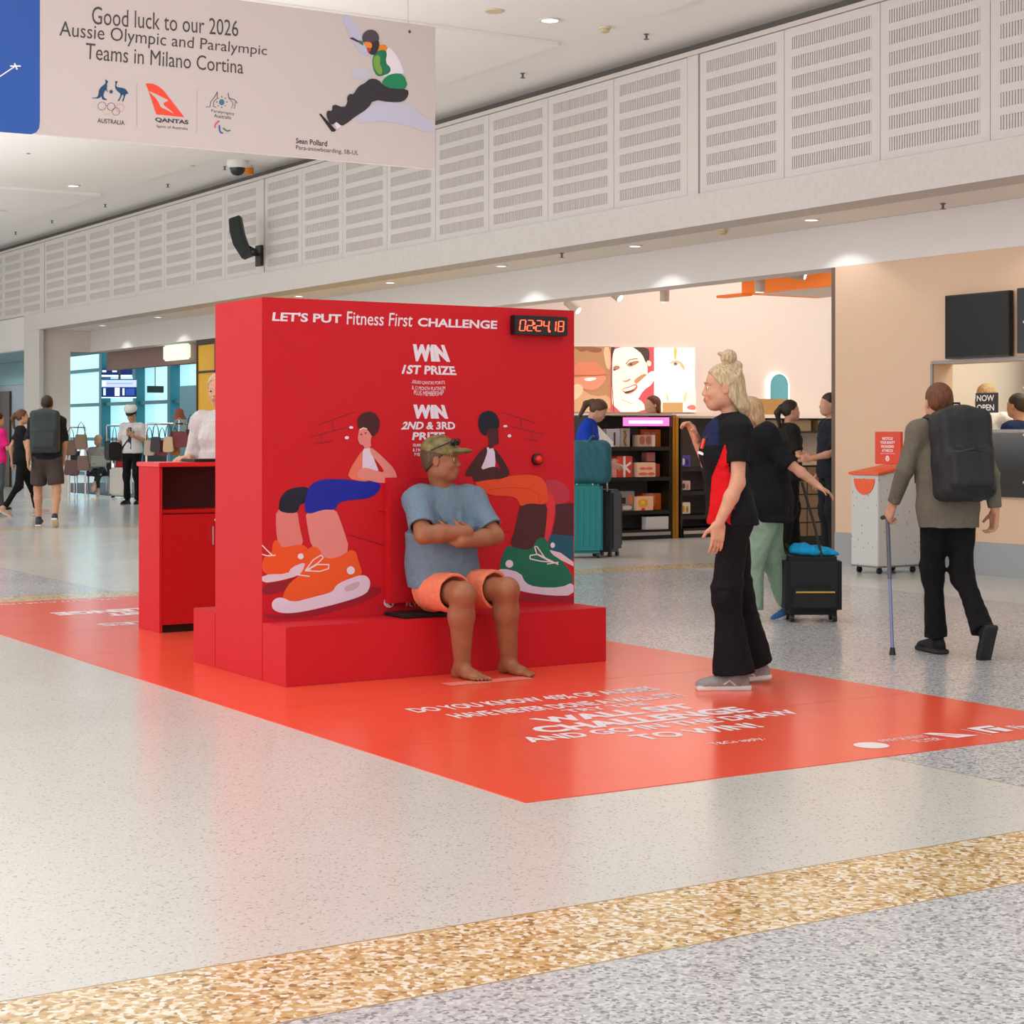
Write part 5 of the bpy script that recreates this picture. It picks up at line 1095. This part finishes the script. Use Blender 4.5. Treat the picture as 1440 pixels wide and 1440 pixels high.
# glass plinth wall piece
gp = MB().box(12.3, 12.6, 9.2, 10.1, .002, .33).build('glass_block', mat('glass_green', 'cfe0d8', .05, alpha=.5), None); tag(gp, 'low translucent green glass block by the skirting at right edge', 'plinth')
# ---------------- bags shop ----------------
def bag(lb, p, w, h, col, grp='handbags in the shop at left', d=.1, strap='2a2020'):
    t = thing('handbag', lb, 'handbag', p, 0, grp); f = Vector((-CA, SA, 0)); n = Vector((SA, CA, 0))
    m = MB(); pts = [f*(-w*.4)+Vector((0, 0, h)), f*(w*.4)+Vector((0, 0, h)), f*(w*.5)+Vector((0, 0, h*.15)), f*(w*.42), f*(-w*.42), f*(-w*.5)+Vector((0, 0, h*.15))]
    m.prism([q-n*d/2 for q in pts], n*d).build('bag_body', mat('leather_'+col, col, .4), t, bevel=.01)
    MB().tube([f*(-w*.3)+Vector((0, 0, h)), f*(-w*.2)+Vector((0, 0, h*1.6)), Vector((0, 0, h*1.85)), f*(w*.2)+Vector((0, 0, h*1.6)), f*(w*.3)+Vector((0, 0, h))], .008, 6).build('strap', mat('leather_'+strap, strap, .5), t, smooth=True)
    return t
def rail(lb, p0, p1, z, mcol='steel'):
    t = thing('clothes_rail', lb, 'display rail', (p0.x, p0.y, 0)); a = Vector((0, 0, 0)); b = Vector((p1.x-p0.x, p1.y-p0.y, 0))
    m = mat('chrome', 'd8d4d4', .2, 1)
    MB().tube([a+Vector((0, 0, .01)), a+Vector((0, 0, z))], .02, 8).build('post', m, t); MB().tube([b+Vector((0, 0, .01)), b+Vector((0, 0, z))], .02, 8).build('post', m, t)
    MB().tube([a+Vector((0, 0, z)), b+Vector((0, 0, z))], .018, 8).build('crossbar', m, t)
    return t
D1 = 31.0
a = atD(206, 600, D1); b = atD(266, 600, D1); rail('chrome rail hung with handbags behind the red counter', a, b, 1.49)
cols = [('c8b49c', 'pale cream handbag on the rail, leftmost'), ('2a2224', 'black handbag on the rail beside the pilot'), ('8a2430', 'dark red handbag with long handles in mid rail'), ('d8b890', 'beige handbag hanging right of the dark red one'), ('a8642c', 'tan brown handbag beside the large red bag')]
for i, (c, lb) in enumerate(cols):
    u = 210+i*9; p = atD(u, 640, D1-.14-.22*(i % 2)); p.z = .95+.06*(i % 2); bag(lb, p, .18, .26, c)
bag('large dark red shoulder bag with gold chain, hanging at rail end', atD(252, 629, D1-.3), .36, .27, '7a1422', strap='c8a050')
bag('black and white handbag hanging at the right rail end', atD(268, 629, D1-.25), .2, .3, '1c1a1c')
hb = thing('hat_stand', 'brown and white hat on a stand above the handbags', 'hat', atD(252, 588, D1)); MB().lathe([(.13, -.02), (.12, .0), (.08, .06), (.07, .14), (.02, .17)], n=16).build('hat', mat('hat_brown', '8a4a38', .7), hb, smooth=True); MB().tube([(0, 0, -hb.location.z+.02), (0, 0, -.02)], .015, 8).build('stand', mat('chrome', 'd8d4d4', .2, 1), hb)
D2 = 36.5
a = atD(96, 610, D2); b = atD(120, 610, D2); rail('chrome rail of patterned bags near the left shop edge', a, b, 1.45)
for i, (u, v, w, c, lb) in enumerate(((99, 640, .26, '6a4a34', 'brown patterned bag, upper left on far rail'), (114, 632, .26, '8a6a54', 'tan patterned bag, upper right on far rail'), (101, 668, .3, '5a2c2c', 'dark red bowling bag, lowest on far rail'), (117, 662, .26, '7a5a4c', 'brown bag with pale trim beside the bowling bag'))): bag(lb, atD(u, v, D2-.25), w, .3, c)
D3 = 38
a = atD(150, 600, 41); b = atD(172, 600, 41); rail('small chrome rail of dark clothes behind the seated woman', a, b, 1.5)
for i, (u, c) in enumerate(((151, '2a2c30'), (161, '8a4a50'), (171, '26282c'))):
    p = atD(u, 640, 41); p.z = .75; g = bag(['black garment bag on the small rail, left', 'dusky pink garment bag on the small rail', 'black garment bag on the small rail, right'][i], p, .15, .4, c)
# departure screens
for i, (u0, u1, v0, v1, lb) in enumerate(((143, 186, 519, 530, 'upper hanging departure screen'), (143, 192, 533, 560, 'lower hanging departure screen with blue and white rows'))):
    D = 44.8-.3*i; A = atD(u0, v0, D); B = atD(u1, v1, D); t = thing('departure_screen', lb, 'screen', (A.x, A.y, B.z)); f = Vector((CA, -SA, 0)); w = (Vector((B.x-A.x, B.y-A.y, 0))).length; h = A.z-B.z; n = Vector((-SA, -CA, 0))
    MB().prism([Vector(), f*w, f*w+Vector((0, 0, h)), Vector((0, 0, h))], -n*.08).build('screen_case', mat('tv_bezel', '0c0c0d', .3), t)
    fnc = lambda x, y, A=A, f=f, w=w, h=h, B=B: Vector((A.x, A.y, B.z))+f*w*x+Vector((0, 0, h*(1-y)))
    it = [('10245c', R4(0, 0, 1, 1), 0)]
    if i == 0: it += [('e8ecf8', R4(.02, .15, .15, .4), 0), ('e8ecf8', R4(.35, .12, .5, .4), 0), ('e8f2f8', R4(0, .75, 1, 1), 0)]
    else: it += [('b9c4f2', R4(.0, .05, 1, .42), 0), ('e8e4f8', R4(.02, .12, .12, .36), 0), ('8aa0e0', R4(.15, .2, .9, .26), 0), ('cfdcf4', R4(.05, .48, .12, .85), 0), ('e8f0fa', R4(.38, .45, .52, .88), 0), ('cfdcf4', R4(.6, .48, .66, .85), 0), ('2a4a9c', R4(.7, .5, .95, .85), 0), ('d8ecf4', R4(0, .94, 1, 1), 0)]
    art(t, 'screen_image', fnc, n, it, emis=.9, base=.004, step=.003)
    MB().tube([f*w*.5-n*.04+Vector((0, 0, h)), f*w*.5-n*.04+Vector((0, 0, 5.99-B.z))], .03, 8).build('pole', mat('steel_dark', '6a6664', .4, .6), t)
A = atD(208, 552, 38); ex = MB().box(0, .35, 0, .06, 0, .14).build('exit_sign', mat('exit_dark', '1f3a34', .5), None, loc=A); tag(ex, 'small dark green sign hanging before the far blue windows', 'sign')
MB().tube([(.17, .03, .14), (.17, .03, 6-A.z)], .01, 6).build('hanging_rod', mat('steel_dark', '6a6664', .4, .6), ex)
# waiting-area chairs
def chair(lb, p, rz):
    t = thing('waiting_chair', lb, 'chair', p, rz, 'black waiting chairs'); bk_ = mat('seat_black', '1f2226', .5)
    MB().box(-.25, .25, -.26, .26, .40, .46).build('seat', bk_, t, bevel=.015); MB().prism([(-.25, -.26, .46), (-.34, -.26, .92), (-.29, -.26, .93), (-.19, -.26, .47)], (0, .52, 0)).build('backrest', bk_, t)
    for x in (-.2, .2):
        for y in (-.22, .22): MB().tube([(x, y, .40), (x, y, .002)], .015, 8).build('leg', mat('chrome', 'd8d4d4', .2, 1), t)
pc = onZ(140, 697); pc.z = .0125
TO = math.radians(237.9)
chair('black waiting chair under the seated blonde woman', atD(139, 0, 39.0).xy.to_3d()+Vector((0, 0, .012)), TO+.2)
for i, u in enumerate((92, 176, 216)): chair(['black waiting chair left of the seated woman', 'black waiting chair right of the seated woman', 'black waiting chair nearest the white suitcase'][i], atD(u, 0, 39.4).xy.to_3d()+Vector((0, 0, .012)), TO+.1)

# ---------------- suitcases ----------------
def suitcase(lb, p, rz, w, d, hgt, col, soft=False, handle=.35, trim=None, group=None):
    t = thing('suitcase', lb, 'suitcase', p, rz, group); m = mat('case_'+col, col, .5 if not soft else .8, bump=.1 if soft else 0, bscale=80)
    b = MB().box(-d/2, d/2, -w/2, w/2, .05, hgt).build('shell', m, t, bevel=.035)
    g = MB()
    if not soft:
        for k in range(6):
            y = -w/2+w*(k+.5)/6; g.box(d/2, d/2+.008, y-.012, y+.012, .12, hgt-.07); g.box(-d/2-.008, -d/2, y-.012, y+.012, .12, hgt-.07)
    else:
        g.box(d/2, d/2+.05, -w*.38, w*.38, .1, hgt*.52); g.box(-d/2-.05, -d/2, -w*.38, w*.38, .1, hgt*.52)
    g.build('front_pocket' if soft else 'ribs', m, t, bevel=.01 if soft else 0)
    if trim:
        for s in (1, -1): MB().tube([(s*(d/2+.054), -w*.34, hgt*.47), (s*(d/2+.054), w*.34, hgt*.47)], .006, 6).build('zip', mat('zip_'+trim, trim, .4), t)
        MB().tube([(d/2+.004, -w*.15, hgt*.8), (d/2+.004, w*.15, hgt*.8)], .006, 6).build('zip', mat('zip_'+trim, trim, .4), t)
    for x in (-d/2+.04, d/2-.04):
        for y in (-w/2+.05, w/2-.05): MB().lathe([(.026, -.014), (.026, .014)], (x, y, .027), 14, ax='y').build('wheel', mat('castor_black', '1a1818', .5), t, smooth=True)
    if handle: MB().tube([(-d/2+.04, -w*.22, hgt-.02), (-d/2+.04, -w*.22, hgt+handle), (-d/2+.04, w*.22, hgt+handle), (-d/2+.04, w*.22, hgt-.02)], .01, 8).build('pull_handle', mat('steel', 'b8b8b8', .25, 1), t, smooth=True)
    return t
CAMY = math.radians(57.9)
suitcase('white hard suitcase with red tag beside the pilot', atD(170, 0, 37).xy.to_3d()+Vector((0, 0, .012)), CAMY, .42, .25, .62, 'e2dcd6', handle=.4)
sc_ = MB().box(-.1, .1, -.06, .06, 0, .12).build('red_scarf', mat('scarf_red', 'b8222a', .8), None, bevel=.02, loc=atD(170, 0, 37).xy.to_3d()+Vector((0, 0, .633))); tag(sc_, 'small red bow-like cloth on the white suitcase', 'scarf')
b1 = onZ(822, 784); suitcase('teal hard suitcase beside the booth edge', b1, CAMY, .38, .28, .80, '0f7f80', handle=.15)
b2 = onZ(852, 782); suitcase('dark grey suitcase right of the teal one', b2, CAMY-.5, .28, .26, .72, '3a3a3e', handle=.2)
S = Sdf(.015); c = onZ(830, 784)+Vector((0, 0, 1.02)); S.box((0, 0, 0), (.18, .22, .23), basis((SA, CA, 0)), .08, .02); S.wr(.006, 20)
tb_ = thing('duffel_bag', 'dark teal backpack resting on the teal suitcase', 'bag', c); S.build('bag_body', mat('nylon_175a66', '175a66', .6, bump=.3, bscale=50), tb_)
MB().tube([(-.1, -.1, .2), (-.05, -.1, .27), (.05, .0, .27), (.1, .05, .2)], .014, 8).build('carry_handle', mat('nylon_175a66', '175a66', .6), tb_, smooth=True)
b3 = onZ(1141, 873); bs = suitcase('black soft suitcase with gold zips trailing behind the woman in sage trousers', b3, CAMY, .40, .24, .46, '17181a', soft=True, handle=0, trim='c8a030')
MB().tube([(-.08, -.06, .46), (-.5*0-.06, .0, .72), (-.02, .07, .98)], .010, 8).build('pull_handle', mat('castor_black', '1a1818', .5), bs)
S = Sdf(.010); S.ell((0, .0, .03), (.09, .16, .04)); S.ell((.02, .08, .045), (.07, .08, .04)); S.ell((0, -.10, .01), (.06, .10, .03)); S.wr(.008, 35, 4); S.cut((0, 0, -1), 0)
bc = thing('blue_cloth', 'bright blue jacket lying on the black suitcase', 'clothing', b3+Vector((0, 0, .463)), CAMY); S.build('folded_cloth', fabric('1c9bd0'), bc)

# ---------------- background people ----------------
def at(u, v): return onZ(u, v, 0)
def faceto(deg): return (math.cos(math.radians(deg)), math.sin(math.radians(deg)), 0)
DG = math.degrees
# man with backpack, shorts, walking away
r, J, HR, sc, R = person('man seen from behind in dark shirt, brown shorts and large dark backpack', at(66, 741), CAMY+.15, 1.86, 'm', walk(.14, kneeL=(.12, .13, .5), kneeR=(-.02, -.13, .49), ankL=(.14, .12, .10), ankR=(-.17, -.12, .14)), ('23262a', .95, .90), ('shorts', '4f4442', .82, .02), ('3b4450', 'e4dcd0'), ('buzz', '3a2820'), 'fair', .016, 1.08)
backpack(r, J, R, sc, '2b3536', .20, .30, .12, h=.016)
person('woman in black top and leggings walking at the left', at(30, 726), math.radians(-10), 1.70, 'f', walk(.26), ('17181b', .6, .86), ('trousers', '141416', .92, -.005), ('c9a08c', 'd8ccc0'), ('ponytail', '6a4630'), 'fair', .016)
person('person in bright pink shirt cut off by the left edge', at(-3, 722), math.radians(10), 1.66, 'f', walk(.1, elR=(.08, -.22, 1.13), wrR=(.30, -.16, 1.08), hdR=(1, .2, 0)), ('ee2a86', .8, .80), ('trousers', '5a6268', .95, .01), ('2a2a2c', 'c8c4c0'), ('ponytail', '3a2418'), 'fair', .016)
# pilot
r, J, HR, sc, R = person('airline pilot in white shirt, tie and white peaked cap looking at phone', at(186, 709), TO-.15, 1.80, 'm', dict(head=(.045, 0, 1.62), face=(1, 0, -.45), elL=(-.02, .25, 1.16), wrL=(.24, .10, 1.24), hdL=(.5, -.5, .6), hnL=(-.5, -.4, .3), elR=(-.06, -.26, 1.13), wrR=(.0, -.34, .90), hdR=(.1, -.2, -1)), ('e6e2e2', .85, .93), ('trousers', '15151a', .98, .012), ('101012', '141414'), ('short', '2c2019'), 'fair', .014)
S = Sdf(.010); P = lambda f, l, u: J['head']+HR@(V3((f, l, u))*sc)
S.cap(P(-.01, 0, .07), P(-.01, 0, .115), .100, .125, .02); S.cut((0, 0, 1), float(J['head'][2]+.20)); S.build('cap_crown', mat('cap_white', 'efece8', .6), r)
S = Sdf(.008); S.cap(P(-.01, 0, .052), P(-.01, 0, .075), .107, None, .01); S.ell(P(.085, 0, .045), (.05, .07, .015), HR, .01); S.cut(tuple(HR[:, 2]), float(HR[:, 2]@P(0, 0, .095))); S.cut(tuple(-HR[:, 2]), float(-HR[:, 2]@P(0, 0, .035))); S.build('cap_band', mat('cap_black', '141416', .3), r)
MB().box(.125, .14, -.03, .03, 1.0, 1.44).build('tie', mat('tie_black', '15151a', .6), r); MB().box(.28, .30, .0, .07, 1.28, 1.42).build('phone', mat('gloss_black', '16120f', .12), r)
MB().tube([(-.02, .14, 1.52), (.14, .05, 1.3), (.1, -.2, 1.0)], .018, 6).build('shoulder_strap', mat('tie_black', '15151a', .6), r)
ob_ = MB().box(-.12, .12, -.16, .16, 0, .34).build('shoulder_bag', mat('nylon_17181a', '17181a', .6), None, bevel=.03, loc=Vector(r.location)+Vector((-.42*CA*-1*0-.30, .22, .82))); ob_.parent = None; tag(ob_, 'black shoulder bag hanging at the pilot hip', 'bag')
# seated woman with laptop
sit = dict(pelvis=(0, 0, .52), waist=(.0, 0, .68), chest=(.02, 0, .87), neck=(.02, 0, 1.04), head=(.07, 0, 1.21), face=(1, 0, -.3), shL=(.02, .17, .99), shR=(.02, -.17, .99), elL=(.08, .22, .74), elR=(.08, -.22, .74), wrL=(.33, .12, .72), wrR=(.33, -.12, .72), hdL=(1, -.2, 0), hdR=(1, .2, 0), hnL=(0, 0, -1), hnR=(0, 0, -1),
           hipL=(.0, .09, .51), hipR=(0, -.09, .51), kneeL=(.43, .08, .56), kneeR=(.44, -.02, .50), ankL=(.50, -.10, .25), ankR=(.42, -.02, .085), toeL=(1, -.3, -.5), toeR=(1, 0, 0))
sp0 = atD(138, 0, 38.9).xy.to_3d(); sp0.z = .012
r, J, HR, sc, R = person('seated blonde woman in light jacket with laptop on her lap', sp0, TO+.25, 1.68, 'f', sit, ('9c958c', 1.85, .50), ('trousers', '2a3236', .8, .0), ('c8a08c', 'd0b8a8'), ('bob', 'c9a878'), 'fair', .014)
lp = thing('laptop', 'silver laptop on the lap of the seated woman', 'laptop', sp0+Vector((.0, 0, .61)), TO+.25); MB().box(.16, .40, -.16, .16, 0, .015).build('keyboard', mat('laptop_silver', 'b5b5b0', .3, .4), lp); MB().prism([(.40, -.16, .015), (.46, -.16, .23), (.468, -.16, .228), (.408, -.16, .012)], (0, .32, 0)).build('screen', mat('laptop_silver', 'b5b5b0', .3, .4), lp)
# woman behind the booth
person('older blonde woman in white shirt behind the booth and counter', atD(310, 0, 13.15).xy.to_3d(), TO-.35, 1.75, 'f', dict(face=(1, .15, -.1), elR=(-.02, -.25, 1.13), wrR=(.12, -.20, 1.15), hdR=(.8, -.2, -.1), hnR=(0, 0, -1)), ('c8c4c2', 1.0, .84), ('trousers', '2c2f36', .96, .01), ('303030', 'c8c4c0'), ('bob', 'c4aa84'), 'fair', .010, detail=True)
# person in blue leaning over suitcases
person('brown-haired woman in bright blue shirt leaning over the suitcases', at(818, 774), math.radians(-42), 1.76, 'f', dict(chest=(.06, 0, 1.28), neck=(.10, 0, 1.45), head=(.19, 0, 1.57), face=(1, 0, -.75), shL=(.08, .17, 1.39), shR=(.08, -.17, 1.39), elL=(.14, .2, 1.12), elR=(.10, -.21, 1.10), wrL=(.32, .1, .98), wrR=(.22, -.12, .92), hdL=(1, 0, -.5), hdR=(1, 0, -.6)), ('1a3fb4', .6, .84), ('trousers', '1f2a48', .95, .01), ('2a2a2c', 'c8c4c0'), ('ponytail', '5a3c28'), 'fair', .014)
person('brunette woman with long auburn hair behind the gondola', atD(919, 0, 24.3).xy.to_3d(), math.radians(170), 1.82, 'f', dict(), ('2a2628', .6, .84), ('trousers', '1c1c20', .96, .01), ('202022', '303030'), ('long', '6a3418'), 'fair', .014)
# woman with black top and sage trousers
sg_pose = dict(pelvis=(0, 0, .93), chest=(.05, 0, 1.28), neck=(.08, 0, 1.44), head=(.15, 0, 1.59), face=(1, 0, -.15), shL=(.04, .17, 1.40), shR=(.04, -.17, 1.40), elL=(-.14, .26, 1.20), wrL=(-.34, .30, 1.04), hdL=(-.8, .1, -.5), hnL=(0, 0, -1), kneeL=(.14, .09, .50), ankL=(.16, .09, .085), kneeR=(-.02, -.09, .50), ankR=(-.20, -.09, .12), toeR=(1, 0, -.4), toeL=(1, 0, 0))
r, J, HR, sc, R = person('blonde woman in black top and sage trousers pulling a suitcase', at(1080, 872), math.radians(147.9), 1.61, 'f', sg_pose, ('15161a', 1.0, .76), ('wide', '8fa892', .96, .055), ('3f6a9c', 'd8d8d8'), ('bob', 'c9a67c'), 'fair', .010, 1.22)
MB().tube([J['neck']+V3((-.04, .10, .06)), J['neck']+V3((.08, .14, -.02)), J['neck']+V3((.16, .16, -.14)), J['neck']+V3((.18, .17, -.34)), J['neck']+V3((.19, .18, -.5))], .022, 8).build('yellow_strap', mat('strap_yellow', '9c8a2a', .7), r)
MB().box(.20, .28, .14, .26, .84, .92).build('yellow_pouch', mat('pouch_yellow', 'b8a41c', .7), r, bevel=.02); MB().box(.20, .25, .14, .26, .66, .838).build('travel_card_pouch', mat('pouch_teal', '5f9aa0', .5), r, bevel=.01)
person('dark-haired ponytail woman in black inside the shop', atD(1110, 0, 19.8).xy.to_3d(), math.radians(-25), 1.68, 'f', walk(.08, elR=(.05, -.22, 1.13), wrR=(.3, -.18, 1.08), hdR=(1, 0, 0)), ('232220', .8, .84), ('trousers', '141416', .96, .03), ('101012', '202020'), ('ponytail', '2a1e18'), 'fair', .014, 1.1)
person('man in navy shirt at the shop entrance by the peach wall', atD(1168, 0, 19.0).xy.to_3d(), math.radians(160), 1.74, 'm', dict(elL=(.04, .22, 1.13), wrL=(.30, .2, 1.07), hdL=(1, 0, 0)), ('20242e', .8, .86), ('trousers', '1d2026', .96, .015), ('101012', '202020'), ('short', '3a2c24'), 'fair', .014)
person('blonde woman in white tank top seen through the wall window', Vector((13.5, onX(1388, 0, 13.5).y, 0)), math.radians(35), 1.80, 'f', dict(face=(.9, -.55, -.2)), ('ece8e4', 0, .84), ('trousers', 'b8a890', .96, .02), ('202022', '303030'), ('bob', 'c8a87c'), 'fair', .012)
person('person in navy shirt seen through the wall window', Vector((13.4, onX(1432, 0, 13.4).y, 0)), math.radians(100), 1.70, 'm', dict(elL=(.05, .26, 1.15), wrL=(.3, .24, 1.2), hdL=(1, 0, 0)), ('1c2c50', .8, .86), ('trousers', '1d2026', .96, .015), ('101012', '202020'), ('short', '3a2c24'), 'fair', .012)
# man with cane
cp = walk(.12, pelvis=(0, 0, .93), chest=(.05, 0, 1.27), neck=(.08, 0, 1.43), head=(.14, 0, 1.58), shL=(.05, .18, 1.39), shR=(.05, -.18, 1.39), elL=(.04, .27, 1.16), wrL=(.16, .30, .93), hdL=(.5, .1, -.9), clL=1.2, elR=(-.10, -.24, 1.13), wrR=(-.10, -.27, .90), hdR=(.2, 0, -1), clR=.8,
          kneeL=(.10, .06, .49), ankL=(.10, .03, .09), toeL=(1, .1, 0), kneeR=(-.02, -.08, .48), ankR=(-.28, -.10, .17), toeR=(.45, 0, -1))
r, J, HR, sc, R = person('man seen from behind with auburn hair, olive jacket, black backpack and cane', at(1333, 921), CAMY+.22, 1.67, 'm', cp, ('6f6a5c', 1.9, .80), ('trousers', '121214', .96, .018), ('151517', '1c1c1e'), ('short', '6b3e22'), 'fair', .009, 1.08, detail=True)
backpack(r, J, R, sc, '15181b', .17, .27, .11, -.05, h=.009)
c = J['chest']-R[:, 0]*.36*sc
M = Matrix.Rotation(r.rotation_euler.z, 3, 'Z'); hp = r.location+M@Vector(J['wrL']+V3((.05, .01, -.075)))
cf = onZ(1255, 921); cn = thing('walking_cane', 'blue-grey walking cane held in the left hand of the backpack man', 'cane', cf)
dz = hp-cf
MB().tube([(0, 0, .04), dz*.55], .010, 10).build('shaft', mat('cane_blue', '7a82a8', .3, .3), cn, smooth=True); MB().tube([dz*.55, dz], .013, 10).build('upper_shaft', mat('cane_grey', '5a5c68', .4), cn, smooth=True)
MB().tube([(0, 0, .001), (0, 0, .045)], [.02, .014], 12).build('rubber_tip', mat('castor_black', '1a1818', .5), cn, smooth=True); MB().tube([dz-Vector((CA, -SA, 0))*.03, dz+Vector((SA, CA, 0))*.09], .013, 10).build('grip', mat('castor_black', '1a1818', .5), cn, smooth=True)

# ---------------- seated man ----------------
O = Vector((5.08, 8.45, 0))
def L_(x, y, z): return (x-O.x-(.04 if z > .6 else .0), y-O.y, z)
mp = dict(pelvis=L_(5.02, 8.70, .475), waist=L_(5.03, 8.715, .62), chest=L_(5.045, 8.71, .82), neck=L_(5.05, 8.70, 1.00), head=L_(5.015, 8.665, 1.175),
          shL=L_(5.225, 8.69, .955), shR=L_(4.875, 8.69, .96), elL=L_(5.275, 8.52, .755), elR=L_(4.815, 8.51, .775), wrL=L_(5.02, 8.45, .735), wrR=L_(5.06, 8.455, .79), hdL=(-.75, .45, .5), hdR=(.35, .8, -.3), hnL=(.5, 1, 0), hnR=(-.9, .5, -.2),
          hipL=L_(5.12, 8.68, .455), hipR=L_(4.93, 8.68, .455), kneeL=L_(5.205, 8.345, .475), kneeR=L_(4.925, 8.335, .465), ankL=L_(5.275, 8.44, .085), ankR=L_(4.965, 8.42, .085), toeL=(.25, -1, 0), toeR=(.18, -1, 0), face=(.72, -.75, .02), cl=.25)
# (person() works with the local frame; this one keeps world axes, facing -Y)
_t = tors
r, J, HR, sc, R = person('barefoot man in grey-blue t-shirt, coral shorts and cap doing a wall sit', O, 0, 1.75, 'm', mp, ('6f8494', .78, .475), ('shorts', 'ee8464', .74, .018), None, ('short', '5a4634'), 'mid', .0045, 1.06, detail=True, belly=.022, arm=1.2, leg=1.2, folds=[(L_(a, b, c), L_(d, e, f), g) for a, b, c, d, e, f, g in ((5.02, 8.63, .96, 5.05, 8.575, .82, .011), (5.10, 8.63, .95, 5.09, 8.575, .83, .009), (4.95, 8.64, .94, 4.99, 8.58, .84, .009), (4.84, 8.63, .93, 4.79, 8.56, .85, .010), (4.93, 8.62, .90, 4.86, 8.57, .83, .008), (5.22, 8.63, .92, 5.27, 8.57, .84, .009), (4.92, 8.60, .66, 5.08, 8.565, .62, .008), (4.90, 8.61, .60, 5.0, 8.575, .55, .009), (5.14, 8.60, .64, 5.05, 8.575, .54, .008))])
brows(r, J['head'], HR, '5a4030')
P = lambda f, l, u: J['head']+HR@V3((f, l, u))
S = Sdf(.005); S.ell(P(-.015, 0, .040), (.108, .092, .100), HR, .01); U = HR[:, 2]; n = U*.97+HR[:, 0]*.2; S.cut(tuple(-n), float(-n@P(0, 0, .038)))
S.ell(P(.110, 0, .048), (.068, .078, .017), HR, .03); S.cut(tuple(HR[:, 2]*-1), float(-HR[:, 2]@P(0, 0, .012)))
camo = mat('camo_olive', '7a6f45', .85, noise=.55, nscale=28, bump=.2); S.build('cap', camo, r)
S = Sdf(.003)
for q in (1, -1): S.ell(P(.085, q*.036, .098), (.016, .032, .020), HR, .004); S.cap(P(.075, q*.066, .100), P(-.03, q*.094, .055), .004, None, .003)
S.cap(P(.090, .01, .102), P(.090, -.01, .102), .004, None, .003); S.build('sunglasses', mat('lens_black', '101214', .08), r)

# ---------------- woman in profile ----------------
O2 = Vector(onZ(1030, 968)); O2.z = 0
wp_ = dict(pelvis=(.0, -.01, .905), waist=(.03, -.01, 1.06), chest=(.045, 0, 1.25), neck=(.0, 0, 1.425), head=(.055, 0, 1.585), face=(1, .03, -.03),
           shL=(-.015, .155, 1.365), elL=(-.005, .19, 1.09), wrL=(.095, .21, .88), hdL=(.10, .0, -1), hnL=(.35, -1, .0), clL=.22, shR=(.01, -.155, 1.36), elR=(.07, -.22, 1.12), wrR=(.17, -.17, 1.30), hdR=(.35, .05, .9), hnR=(1, .3, -.3), clR=.9,
           hipL=(.0, .085, .88), kneeL=(.045, .08, .48), ankL=(.0, .06, .088), toeL=(1, .08, 0), hipR=(-.01, -.09, .88), kneeR=(-.05, -.14, .48), ankR=(-.14, -.22, .10), toeR=(1, -.1, -.12))
def mf2(P):
    front = .028+.10*np.clip((P[:, 2]-.85)/.4, 0, 1)*-.2
    cx = np.interp(P[:, 2], [.80, .95, 1.10, 1.28], [.060, .065, .072, .055]); hw = np.interp(P[:, 2], [.80, .95, 1.10, 1.27], [.078, .060, .045, .0])
    a = np.abs(P[:, 0]-cx) < hw; b = (P[:, 2] < 1.27) & (np.abs(P[:, 1]) < .165)
    navy = (P[:, 0] > .085) & (P[:, 2] > 1.26)
    return np.where(a & b, 1, np.where(navy, 2, 0))
r, J, HR, sc, R = person('blonde woman in black and red polo shirt and flared black trousers, in profile', O2, math.radians(147.9), 1.72*1.0, 'f', {k: (tuple(np.array(v)*1.0) if isinstance(v, tuple) else v) for k, v in wp_.items()}, ('141519', .62, .865, [fabric('d8161e'), fabric('1b2448')], mf2), ('trousers', '111114', .985, .058), ('8f8c88', 'd6cfc6'), ('halfbun', 'c4ad88'), 'fair', .0055, .93, detail=True, iris='4a5a6a', arm=1.12)
brows(r, J['head'], HR, 'a08058', 1.0, .006)
tquad_m = mat('white_paint', 'f2f2f0', .5)
mb = MB(); mb.tube([J['neck']+V3((.02, .062, .0)), J['neck']+V3((.075, .068, -.065)), J['chest']+V3((.108, .062, .065))], .007, 8); mb.build('lanyard', mat('lanyard_dark', '1c1c22', .6), r, smooth=True)
MB().tube([J['chest']+V3((.108, .064, .065)), J['chest']+V3((.122, .068, .015))], .010, 8).build('red_tag', mat('tag_red', 'e04a28', .5), r)
MB().bar(J['chest']+V3((.135, .045, -.004)), J['chest']+V3((.112, .082, -.014)), .012, .012).build('shirt_logo', tquad_m, r)
